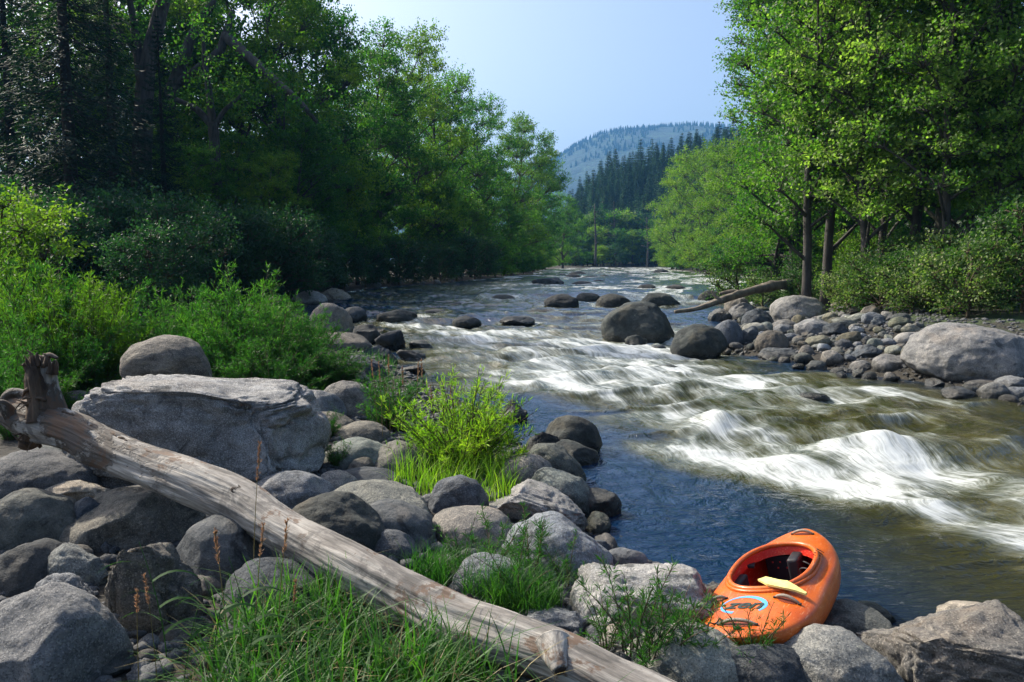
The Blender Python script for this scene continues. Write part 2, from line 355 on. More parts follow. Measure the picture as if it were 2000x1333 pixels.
# ------------------------------------------------------------------ boulders that stand in the river (used by the water too)
# photo box: centre x, centre y, width, height, tilt, kind, label
RIVER_ROCKS = [
 (1247, 628, 146, 80, 4, 'd', 'largest dark boulder standing in midstream, broad domed top above white water', 'r'),
 (1365, 668, 112, 70, -4, 'd', 'rounded dark boulder with brownish speckled top at the tip of the right cobble bank', 'r'),
 (1420, 655, 64, 62, 10, 'g', 'upright rounded boulder with a pale water streak between the speckled boulder and the cobbles', 'r'),
 (1243, 667, 46, 26, 0, 'd', 'small black pyramid shaped rock in white water below the largest midstream boulder', 'a'),
 (1286, 681, 34, 15, 0, 'd', 'small black low rock just right of the black pyramid shaped rock', 'r'),
 (1098, 592, 72, 36, 0, 'd', 'grey dome rock, leftmost of the three similar domes across midstream', 'r'),
 (1198, 591, 70, 34, 4, 'd', 'grey dome rock in the middle of the three similar domes across midstream', 'r'),
 (1290, 588, 82, 32, 6, 'd', 'wide low dome rock with sloping right side behind the largest midstream boulder', 'r'),
 (1150, 583, 54, 22, 0, 'd', 'flat dark rock between two grey domes, water sliding over it', 'r'),
 (1388, 580, 50, 26, 0, 'd', 'dark round rock in the water just before the fallen grey branch', 'r'),
 (1070, 553, 64, 22, 0, 'd', 'dark double humped rock near the far left bank', 'a'),
 (1262, 564, 38, 17, 0, 'd', 'low dark dome far upstream, left of another like it', 'r'),
 (1320, 565, 44, 18, 4, 'd', 'low dark dome far upstream with a sharper top, right of another like it', 'r'),
 (1138, 556, 44, 14, 0, 'd', 'brown topped flat rock far upstream near the left bank', 'r'),
 (1120, 541, 34, 11, 0, 'd', None, 'r'), (1152, 543, 46, 9, 0, 'o', None, 'r'), (1128, 535, 36, 9, 0, 'd', None, 'r'), (1276, 545, 12, 7, 0, 'd', None, 'r'),
 (1292, 531, 34, 11, 0, 'd', None, 'r'), (1172, 534, 16, 6, 0, 'd', None, 'r'), (1230, 537, 20, 6, 0, 'd', None, 'r'),
 (1343, 557, 32, 6, 0, 'd', None, 'r'), (1412, 563, 44, 9, 0, 'd', None, 'r'), (1205, 545, 22, 6, 0, 'd', None, 'r'),
 (1098, 538, 18, 7, 0, 'd', None, 'r'), (1180, 541, 20, 7, 0, 'd', None, 'r'), (1290, 566, 14, 5, 0, 'd', None, 'r'), (1262, 537, 16, 5, 0, 'd', None, 'r'),
 (912, 628, 58, 24, 0, 'd', 'dark rock half washed over by blue water left of midstream', 'r'),
 (1010, 626, 70, 18, 0, 'd', 'low wide rock washed over by water between blue rapids, left of midstream boulder', 'r'),
 (775, 618, 80, 28, 0, 'd', 'dark sloping rock with water pouring over it near the left bank', 'r'),
 (980, 583, 60, 14, 0, 'd', None, 'r'), (1040, 578, 50, 12, 0, 'd', None, 'r'), (890, 597, 40, 12, 0, 'd', None, 'r'), (760, 580, 26, 12, 0, 'd', None, 'r'),
 (1060, 572, 44, 11, 0, 'd', None, 'r'), (1165, 568, 40, 10, 0, 'd', None, 'r'), (1215, 571, 34, 9, 0, 'd', None, 'r'), (1010, 560, 36, 8, 0, 'd', None, 'r'), (1240, 551, 26, 8, 0, 'd', None, 'r'), (1170, 551, 30, 8, 0, 'd', None, 'r'), (1050, 612, 60, 14, 0, 'd', None, 'r'), (850, 612, 54, 16, 0, 'd', None, 'r'),
 (950, 572, 40, 9, 0, 'd', None, 'r'), (1112, 570, 40, 8, 0, 'd', None, 'r'),
 (645, 628, 86, 72, 8, 'g', 'large smooth round boulder at the water edge beside the green willows', 'r'),
 (692, 616, 50, 34, 0, 'd', 'dark boulder just right of the large smooth round one at the water edge', 'r'),
 (715, 654, 62, 42, 0, 'd', 'sloping brown boulder at left bank behind a pair of wet slabs', 'a'),
 (762, 662, 62, 42, 8, 'd', 'peaked brown boulder right of another sloping one on left bank', 'a'),
 (738, 694, 82, 40, 6, 'd', 'black wet angular slab with lit edge at the left bank', 'a'),
 (826, 674, 56, 18, 8, 'd', 'thin black slab lying farthest out in the blue water of left bank', 'a'),
 (806, 695, 66, 22, 8, 'd', 'flat black slab below the thin one at the edge of blue water', 'a'),
 (806, 722, 54, 18, 0, 'd', 'low wet black rocks lump beside the seed stalks at the left water edge', 'a'),
 (1003, 806, 58, 44, 20, 'd', 'black wet rock showing behind the bright green bush at the waterline', 'a'),
 (1118, 850, 118, 80, 18, 'd', 'smooth black wet boulder, largest at the waterline right of the bright bush', 'r'),
 (1066, 872, 84, 62, 10, 'd', 'dark rock wedged left of the smooth black wet boulder', 'a'),
 (1120, 886, 106, 50, 16, 'd', 'blue black flattened boulder under the smooth black wet boulder', 'r'),
 (1172, 984, 86, 56, 14, 'd', 'black wet rock jutting into the blue pool below the bush', 'r'),
 (1300, 720, 60, 16, 0, 'o', 'olive submerged hump breaking the surface in the main rapid', 'r'),
 (1590, 774, 60, 16, 0, 'o', 'brown rock barely awash off the right cobble bank', 'r'),
]
def rock_depth(px, py, w, h, D0=None):
    b = hit(px, py + h * .42) if D0 is None else at_d(px, py, D0)
    return b.y
RROCKS = []
for (px, py, w, h, ro, k, lab, shp) in RIVER_ROCKS:
    b = at(px, py + h * .46, 0.0); wm = w * b.y / FPX; D = b.y + wm * .30
    RROCKS.append((at_d(px, py, D), w * D / FPX, h * D / FPX, ro, k, lab, shp))

# ------------------------------------------------------------------ water
nu, nv = 1500, 420
def arc(n):                                      # dense near the camera
    q = np.linspace(0, 1, n); return 160 * (1 - (1 - q) ** 1.0)
Lq = smooth_poly(BL, 2001); Rq = smooth_poly(BR, 2001); Cq = (Lq + Rq) / 2
cl = np.concatenate([[0], np.cumsum(np.linalg.norm(np.diff(Cq, axis=0), axis=1))])
dist = np.linalg.norm(Cq - np.array([3, 2.0]), axis=1) + 5
wgt = np.concatenate([[0], np.cumsum(np.diff(cl) / dist[1:])]); wgt /= wgt[-1]
qi = np.interp(np.linspace(0, 1, nu), wgt, np.arange(2001))
def interp_poly(P, q): return np.stack([np.interp(q, np.arange(2001), P[:, 0]), np.interp(q, np.arange(2001), P[:, 1])], -1)
Lw, Rw = interp_poly(Lq, qi), interp_poly(Rq, qi); U = np.interp(qi, np.arange(2001), cl)
wd = np.linalg.norm(Rw - Lw, axis=1); vv = np.linspace(0, 1, nv); ext = 1.6 / wd
vq = -ext[:, None] + (1 + 2 * ext[:, None]) * vv[None, :]
XY = Lw[:, None, :] + (Rw - Lw)[:, None, :] * vq[..., None]
UU = np.repeat(U[:, None], nv, 1); VV = vq * wd[:, None]
X, Y = XY[..., 0], XY[..., 1]
# straight flow frame near the camera: local arc length corrected so that noise does not shear
FL = np.stack([UU, VV], -1)
gu = np.gradient(XY, axis=0); gu = gu / (np.linalg.norm(gu, axis=-1, keepdims=True) + 1e-9)     # flow direction field
def fdir(x, y):
    i = np.argmin((X - x) ** 2 + (Y - y) ** 2); return gu.reshape(-1, 2)[i]
dist_c = np.sqrt(X ** 2 + Y ** 2)
P3 = np.stack([UU, VV, UU * 0], -1)
rapid = ss((Y - 8.6) / 3.5) * .9 + .12 + .5 * ss((X - 2.3) / 2) * ss((9 - Y) / 2)
rapid = np.clip(rapid, 0, 1) * ss((vq * wd[:, None] - .3) / 1.6) * (1 - .75 * ss((Y - 34) / 40)) * (1 - .6 * ss(1 - (1 - vq) * wd[:, None] / 2.5))
# crests lie across the flow
r1 = fbm(np.stack([UU / 1.5, VV / 2.8, UU * 0], -1), 21, 3); r2 = fbm(np.stack([UU / .55, VV / 1.3, UU * 0 + 5], -1), 23, 3)
ridge = (1 - np.abs(r1) * 3.0).clip(-.3, 1); ridge = ridge ** 2 * np.sign(ridge)
Z = rapid * (.13 * r1 + .09 * ridge + .08 * r2 + .05 * fbm(np.stack([UU / 1.4, VV / .32, UU * 0], -1), 29, 3)) + .016 * fbm(np.stack([UU / .55, VV / .34, UU * 0], -1), 27, 4)
foam = rapid * (.34 * ss((ridge - .35) / .6) + .55 * ss((r1 - .12) / .35) + .30 * ss((r2 - .15) / .35))
# standing waves and white water placed where the river has them: x px, y px (level 0), height, length along flow, width across
WAVES = [(1440, 835, .36, .75, .85), (1530, 850, .16, .8, .8), (1655, 885, .32, .8, .9), (1600, 905, .15, .8, .8), (1345, 762, .25, .7, 1.0), (1375, 790, .12, .8, .9), (1690, 830, .18, .8, 1.2), (1560, 775, .16, .7, 1.3),
         (1240, 735, .20, .8, 1.6), (1480, 745, .15, .7, 1.6), (1100, 712, .22, 1.0, 2.0), (1330, 715, .2, .8, 1.4), (980, 700, .20, 1.1, 2.2), (1195, 690, .2, 1., 2.0), (1985, 960, .22, .6, .6),
         (1850, 880, .14, .8, 1.5), (1400, 720, .14, .8, 1.2), (1000, 655, .22, 1.6, 3.5), (890, 665, .2, 1.6, 3.), (1120, 670, .18, 1.5, 3), (1760, 900, .12, .9, 1.1), (1850, 960, .10, .8, 1.2), (930, 745, .12, 1, 2)]
for (px, py, hh, lu, lv) in WAVES:
    c = at(px, py, 0); f = fdir(c.x, c.y); du = (X - c.x) * f[0] + (Y - c.y) * f[1]; dv = -(X - c.x) * f[1] + (Y - c.y) * f[0]
    wob = .25 * np.sin(dv * 2.2 + px) * lu
    a = (du + wob) / (lu * .55); prof = np.exp(-np.where(a > 0, (a / .75) ** 2, (a / 1.25) ** 2)) - .45 * np.exp(-((a + 2.1) / .9) ** 2) - .25 * np.exp(-((a - 2.0) / .9) ** 2)
    wv = np.exp(-(dv / lv) ** 2)
    Z += .50 * hh * prof * wv * (1 + .5 * fbm(np.stack([UU / .9, VV / .5, UU * 0], -1), int(px), 3))
    foam += np.exp(-(a / 1.0) ** 2) * wv * .6 * min(1, hh / .25) + .4 * np.exp(-((a - 1.6) / 1.2) ** 2) * wv * min(1, hh / .25)
FOAM = [(1330, 885, .9, .5, 1.0), (1430, 895, 1.1, .45, 1.0), (1540, 930, 1.0, .4, .8), (1390, 850, .6, .35, .9), (1640, 950, 1.3, .35, .8), (1800, 985, 1.6, .35, .7), (1930, 1010, 1.2, .3, .6), (1560, 885, .8, .5, .6), (1640, 850, .8, .4, .7), (1720, 935, 1.2, .4, .6),
        (1240, 700, 1.5, 1.2, .8), (1300, 690, 2, 1.5, .8), (1140, 735, 2.2, 1.2, .7), (1240, 765, 1.6, .9, .6), (1330, 735, 1.4, .8, .8), (1440, 760, 1.4, .7, .7), (1570, 770, 1.4, .6, .7), (1650, 790, 1.2, .5, .5), (1290, 800, 1.5, .5, .5), (1170, 770, 1.6, .7, .5),
        (1100, 690, 3, 2, .8), (1000, 705, 3, 1.6, .7), (1050, 655, 4, 3, .6), (1190, 668, 3, 1.6, .9), (1320, 655, 2.5, 1.0, 1.), (1290, 672, 2, 1.4, .8), (930, 655, 3, 1.6, .5), (860, 645, 4, 2, .45), (820, 640, 3, 1.5, .45), (1040, 760, 2, .6, .4), (900, 730, 2.0, .8, .4),
        (1700, 760, 1, .5, .5), (1860, 790, 1.2, .4, .5), (1740, 772, .9, .4, .5), (1860, 860, 1.2, .3, .45), (1980, 1050, .6, .3, .8), (1960, 960, .7, .5, .6), (1840, 920, 1.0, .4, .5)]
for (px, py, lu, lv, st) in FOAM:
    c = at(px, py, 0); f = fdir(c.x, c.y); du = (X - c.x) * f[0] + (Y - c.y) * f[1]; dv = -(X - c.x) * f[1] + (Y - c.y) * f[0]
    foam += st * np.exp(-(du / lu) ** 2 - (dv / lv) ** 2)
for (c, w, h, ro, k, lab, shp) in RROCKS:          # wash around each boulder
    f = fdir(c.x, c.y); du = (X - c.x) * f[0] + (Y - c.y) * f[1]; dv = -(X - c.x) * f[1] + (Y - c.y) * f[0]; r = w * .5
    st = .75 if c.y > 14 else .12
    e = np.sqrt((du / r) ** 2 + (dv / r) ** 2)
    foam += st * np.exp(-((e - 1.15) / .3) ** 2) * (.5 + .5 * ss((du + r) / r)) + st * .7 * np.exp(-(dv / (r * .8)) ** 2) * ss((du - r * .5) / r) * np.exp(-np.maximum(du - r, 0) / (2.2 * r))
    Z += (.05 + .03 * r) * (c.y > 12) * (np.exp(-((du + r * 1.3) / (r * .8)) ** 2) - .7 * np.exp(-((du - r * 1.3) / (r * .8)) ** 2)) * np.exp(-(dv / (r * 1.1)) ** 2)
# far riffles
rf = fbm(np.stack([UU / 7, VV / 3.0, UU * 0], -1), 31, 4)
foam += ss((Y - 30) / 30) * (.5 * ss((rf + .02) / .22) + .45 * ss((Y - 110) / 80)) * (1 - .75 * ss((-X - 1 + (Y - 60) * .03) / 6) * ss((100 - Y) / 30))
Z += .16 * ss((Y - 28) / 50) * rf
ledge = 56 + 4 * np.sin(X * .3)
Z += .22 * ss((Y - 48 - 1.5 * np.sin(X * .5)) / 3.0) + .18 * ss((Y - 31 - 1.2 * np.sin(X * .7)) / 2.5) * (1 - .3 * ss((X - 3) / 3))
foam += .8 * np.exp(-((Y - 47.5 - 1.5 * np.sin(X * .5)) / 1.6) ** 2) * ss(rf * 4 + .6) + .55 * np.exp(-((Y - 30.5 - 1.2 * np.sin(X * .7)) / 1.6) ** 2) * ss(rf * 4 + .6)
Z[(vq < -.0)] *= .6
foam_far = ss((Y - 36) / 20) * (1.15 * ss((fbm(np.stack([UU / 6, VV / 2.2, UU * 0], -1), 37, 4) + .08) / .16)) * (1 - .8 * ss((-X + 2 + (Y - 60) * .03) / 6) * ss((100 - Y) / 30))
foam = foam * (1 - .35 * ss((Y - 14) / 5)) + foam_far
foam = np.clip(foam * (.56 + .5 * fbm(np.stack([UU / 1.1, VV / .7, UU * 0], -1), 35, 4)), 0, .95)
flow = np.stack([UU, VV, Z], -1)
i0 = (np.arange(nu - 1)[:, None] * nv + np.arange(nv - 1)[None, :]).ravel()
WF = np.stack([i0, i0 + nv, i0 + nv + 1, i0 + 1], -1)
m, t = new_mat('river_water')
af = N_(t, 'ShaderNodeAttribute', attribute_name='flow'); am = N_(t, 'ShaderNodeAttribute', attribute_name='foam')
g = N_(t, 'ShaderNodeNewGeometry')
def fmap(su, sv, z=0.0):
    mp = N_(t, 'ShaderNodeMapping'); mp.inputs['Scale'].default_value = (su, sv, 0); mp.inputs['Location'].default_value = (0, 0, z); t.links.new(af.outputs['Vector'], mp.inputs[0]); return mp.outputs[0]
warp = N_(t, 'ShaderNodeTexNoise'); warp.inputs['Scale'].default_value = .8; warp.inputs['Detail'].default_value = 2; t.links.new(fmap(1, 1), warp.inputs['Vector'])
wv_ = N_(t, 'ShaderNodeVectorMath'); wv_.operation = 'MULTIPLY_ADD'; t.links.new(warp.outputs['Color'], wv_.inputs[0]); wv_.inputs[1].default_value = (0, .8, 0); t.links.new(af.outputs['Vector'], wv_.inputs[2])
def smap(su, sv, z):
    mp = N_(t, 'ShaderNodeMapping'); mp.inputs['Scale'].default_value = (su, sv, 0); mp.inputs['Location'].default_value = (0, 0, z); t.links.new(wv_.outputs[0], mp.inputs[0]); return mp.outputs[0]
s1 = noise(t, smap(.55, 3.6, 1), 1, 4, .6); s2 = noise(t, smap(.9, 20, 4), 1, 4, .65); s3 = noise(t, smap(1.6, 62, 8), 1, 3, .6); cl_ = noise(t, smap(1.1, 1.9, 3), 1, 4, .6)
cl2 = noise(t, smap(3.4, 7.0, 13), 1, 5, .7)
strk = math_(t, 'ADD', math_(t, 'MULTIPLY', math_(t, 'SUBTRACT', cl2, .5), .28), math_(t, 'ADD', math_(t, 'ADD', math_(t, 'MULTIPLY', s1, .30), math_(t, 'MULTIPLY', s2, .30)), math_(t, 'ADD', math_(t, 'MULTIPLY', s3, .16), math_(t, 'MULTIPLY', cl_, .40))))
fm = math_(t, 'ADD', am.outputs['Fac'], math_(t, 'MULTIPLY', math_(t, 'SUBTRACT', strk, .58), 3.1))
mask = math_(t, 'MULTIPLY', mapr(t, fm, .12, 1.30), mapr(t, am.outputs['Fac'], .03, .35)); mask = math_(t, 'MULTIPLY', mask, .93, clamp=True)
rip = noise(t, fmap(3.2, 4.0), 1, 4, .6, .6); rip2 = noise(t, fmap(9, 12), 1, 3, .55, .4)
p = N_(t, 'ShaderNodeBsdfPrincipled'); p.inputs['Roughness'].default_value = .07; p.inputs['IOR'].default_value = 1.33
sx_w = N_(t, 'ShaderNodeSeparateXYZ'); t.links.new(g.outputs['Position'], sx_w.inputs[0])
bc = mixc(t, mapr(t, am.outputs['Fac'], .02, .30), mixc(t, math_(t, 'MULTIPLY', mapr(t, sx_w.outputs[0], 1.9, 3.8), mapr(t, sx_w.outputs[1], 12, 18, 1, 0)), (.002, .018, .055), (.030, .030, .010)), mixc(t, mapr(t, cl_, .3, .7), (.026, .028, .009), (.072, .064, .020))); t.links.new(bc, p.inputs['Base Color'])  # reflected sky painted into the calm water as blue; olive silt near right
nb = bump(t, strk, .35, .05, bump(t, rip2, .28, .02, bump(t, rip, .6, .11))); t.links.new(nb, p.inputs['Normal'])
q = N_(t, 'ShaderNodeBsdfPrincipled'); q.inputs['Roughness'].default_value = .6; q.inputs['Specular IOR Level'].default_value = .3
fc = mixc(t, mapr(t, mask, .2, .9), (.28, .32, .29), (.64, .67, .66)); t.links.new(fc, q.inputs['Base Color']); t.links.new(bump(t, strk, .45, .06), q.inputs['Normal'])
mx = N_(t, 'ShaderNodeMixShader'); t.links.new(mask, mx.inputs[0]); t.links.new(p.outputs[0], mx.inputs[1]); t.links.new(q.outputs[0], mx.inputs[2])
o = N_(t, 'ShaderNodeOutputMaterial'); t.links.new(mx.outputs[0], o.inputs[0]); M_WATER = m
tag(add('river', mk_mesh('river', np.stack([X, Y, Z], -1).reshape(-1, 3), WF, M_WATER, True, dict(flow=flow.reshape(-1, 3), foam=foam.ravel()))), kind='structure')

# ------------------------------------------------------------------ far mountain and the wooded hillside
MP = [(-400, 250), (0, 320), (154, 385), (230, 440), (309, 482), (386, 498), (500, 505), (617, 516), (772, 505), (1000, 500), (1500, 470), (2600, 420)]
mx_, mz_ = np.array(MP, float).T; mz_ = mz_ * .955
ax = np.linspace(-900, 2600, 420); ay = np.linspace(1500, 4200, 200); AX, AY = np.meshgrid(ax, ay)
P = np.stack([AX, AY, AX * 0], -1); top = np.interp(AX, mx_, mz_)
pr = ss((AY - 1500) / 1500) ** .9 * (1 - .3 * ss((AY - 3050) / 900)); gul = fbm(P * .0022, 41, 5)
AZ = top * pr * (1 + .10 * gul * (1 - ss((AY - 2500) / 500))) - 40 + 40 * pr + 6 * fbm(P * .02, 43, 3)
def mount_z(x, y):
    P = np.stack([x, y, x * 0], -1); pr = ss((y - 1500) / 1500) ** .9 * (1 - .3 * ss((y - 3050) / 900))
    return np.interp(x, mx_, mz_) * pr * (1 + .10 * fbm(P * .0022, 41, 5) * (1 - ss((y - 2500) / 500))) - 40 + 40 * pr + 6 * fbm(P * .02, 43, 3)
k = (np.arange(199)[:, None] * 420 + np.arange(419)[None, :]).ravel()
m, t = new_mat('mountain_forest'); g = N_(t, 'ShaderNodeNewGeometry')
n1 = noise(t, g.outputs['Position'], .004, 6, .6, .5); n2 = noise(t, g.outputs['Position'], .05, 4, .7)
r_ = ramp(t, [(.40, (.012, .04, .028)), (.50, (.02, .055, .035)), (.60, (.05, .10, .045))]); t.links.new(n1, r_.inputs[0])
c_ = mixc(t, mapr(t, n2, .4, .6), r_.outputs[0], (.012, .03, .022)); p = N_(t, 'ShaderNodeBsdfPrincipled'); p.inputs['Roughness'].default_value = 1
t.links.new(c_, p.inputs['Base Color']); t.links.new(bump(t, n2, 1, 8), p.inputs['Normal']); o = N_(t, 'ShaderNodeOutputMaterial'); t.links.new(p.outputs[0], o.inputs[0])
tag(add('mountain', mk_mesh('mountain', np.stack([AX, AY, AZ], -1).reshape(-1, 3), np.stack([k, k + 1, k + 421, k + 420], -1), m)), kind='structure')
rng = np.random.default_rng(4)
nT = 3600; fx = rng.uniform(50, 1100, nT); fy = rng.uniform(2500, 3080, nT); fy[:1500] = rng.normal(3000, 40, 1500); fz = mount_z(fx, fy)
keep = fbm(np.stack([fx, fy, fx * 0], -1) * .006, 47, 3) > -.12; fx, fy, fz = fx[keep], fy[keep], fz[keep]; nT = len(fx)
hh = rng.uniform(11, 21, nT); rr = hh * .2; a = np.arange(5) / 5 * 2 * pi
base = np.stack([fx[:, None] + rr[:, None] * np.cos(a), fy[:, None] + rr[:, None] * np.sin(a), (fz[:, None] - 1) + 0 * a], -1)
V = np.concatenate([base, np.stack([fx, fy, fz + hh], -1)[:, None]], 1).reshape(-1, 3)
T = (np.arange(nT)[:, None, None] * 6 + np.array([[j, (j + 1) % 5, 5] for j in range(5)])[None]).reshape(-1, 3)
tag(add('far_forest', mk_mesh('far_forest', V, T, F_CONIFER, False)), 'tiny conifers covering the ridge of the hazy blue mountain', 'forest', kind='stuff')

def hill_z(x, y):
    x = np.asarray(x, float); y = np.asarray(y, float)
    hx = np.interp(x, [0, 20, 29, 38, 52, 98, 125, 200, 400], [0, 2, 12, 26, 42, 50, 58, 80, 120])
    P = np.stack([x, y, x * 0], -1)
    return hx * ss((y - 320 + .25 * (x - 60)) / 150) + 1.5 + 3 * fbm(P * .02, 51, 4) * ss((y - 330) / 60)
ax = np.linspace(-60, 420, 200); ay = np.linspace(312, 900, 160); AX, AY = np.meshgrid(ax, ay); k = (np.arange(159)[:, None] * 200 + np.arange(199)[None, :]).ravel()
HZ = hill_z(AX, AY) * (1 - ss((AY - 560) / 330)) - 1.0
tag(add('hillside', mk_mesh('hillside', np.stack([AX, AY, HZ], -1).reshape(-1, 3), np.stack([k, k + 1, k + 201, k + 200], -1), M_SOIL)), kind='structure')

# ------------------------------------------------------------------ rocks
ICO = {}
for lv in (3, 4, 5, 6):
    b = bmesh.new(); bmesh.ops.create_icosphere(b, subdivisions=lv, radius=1)
    ICO[lv] = (np.array([v.co[:] for v in b.verts]), np.array([[v.index for v in f.verts] for f in b.faces])); b.free()
def rock_mesh(name, w, d, h, shp, seed, res, mat, planes=None):
    V, F = ICO[res]; rg = np.random.default_rng(seed); P = V.copy()
    if shp == 'a': ncut, lo, hi, hard, amp = 12, .52, .84, .92, .16
    else: ncut, lo, hi, hard, amp = 7, .74, .97, .8, .13
    if planes is None:
        e = 1.25 if shp == 'a' else 1.06
        P = np.sign(P) * np.abs(P) ** (1 / e); P = P / (np.linalg.norm(P, axis=1) ** .5)[:, None]
        nr = unit(rg.normal(size=(ncut, 3))); of = rg.uniform(lo, hi, ncut); cuts = list(zip(nr, of, [hard] * ncut))
    else:
        P = np.sign(P) * np.abs(P) ** .62; cuts = [(unit(np.array(q[:3], float)), q[3], .97) for q in planes]
    warp = .07 * fbm(V * 1.8 + seed, seed, 2) if shp == 'a' else 0
    for n, o_, hd in cuts:
        e = P @ n - o_ - warp; P = P - n[None] * (np.maximum(e, 0) * hd)[:, None]
    nrm = unit(P)
    P = P + nrm * (amp * fbm(V * 1.3 + seed * 3.1, seed, 3) + amp * .30 * fbm(V * 4 + seed, seed + 1, 3) + (.045 if shp == 'a' else .014) * fbm(V * 13 + seed, seed + 2, 4))[:, None]
    if shp == 'a': P = P - nrm * (.05 * ss(1 - np.abs(fbm(V * np.array([1.2, 1.2, 3.2]) + seed, seed + 5, 3)) * 14))[:, None]
    if planes is not None: P = P + nrm * (.035 * fbm(V * 5 + seed, seed + 8, 4) - .05 * ss(1 - np.abs(fbm(V * np.array([2.4, 2.4, 1.0]) + seed, seed + 9, 3)) * 16))[:, None]
    lo_, hi_ = P.min(0), P.max(0); P = (P - (lo_ + hi_) / 2) / (hi_ - lo_) * np.array([w, d, h])
    return mk_mesh(name, P, F, mat)
SEED = [100]
def place_rock(name, c, w, h, ro, k, shp, res, label, group, deep=.85, planes=None, tall=1.0, spin=0.0, mat=None, cat='boulder'):
    SEED[0] += 1
    me = rock_mesh(name, w, w * deep, h * tall, shp, SEED[0], res, mat or RM[k], planes)
    o = add(name, me, loc=(c.x, c.y, c.z - h * (tall - 1) / 2), rot=(0, R(ro), spin)); tag(o, label, cat, group); return o
for (c, w, h, ro, k, lab, shp) in RROCKS:
    near = c.y < 14; k = 'w' if k == 'd' else k
    place_rock('river_boulder', c, w, h, ro, k, shp, 5 if near or w * FPX / c.y > 70 else 4, lab or 'small low dark rock among several far upstream in the river riffles',
               'boulders standing in the river' if lab else 'small dark rocks scattered far upstream in the river', tall=1.35)

SEED[0] -= 8
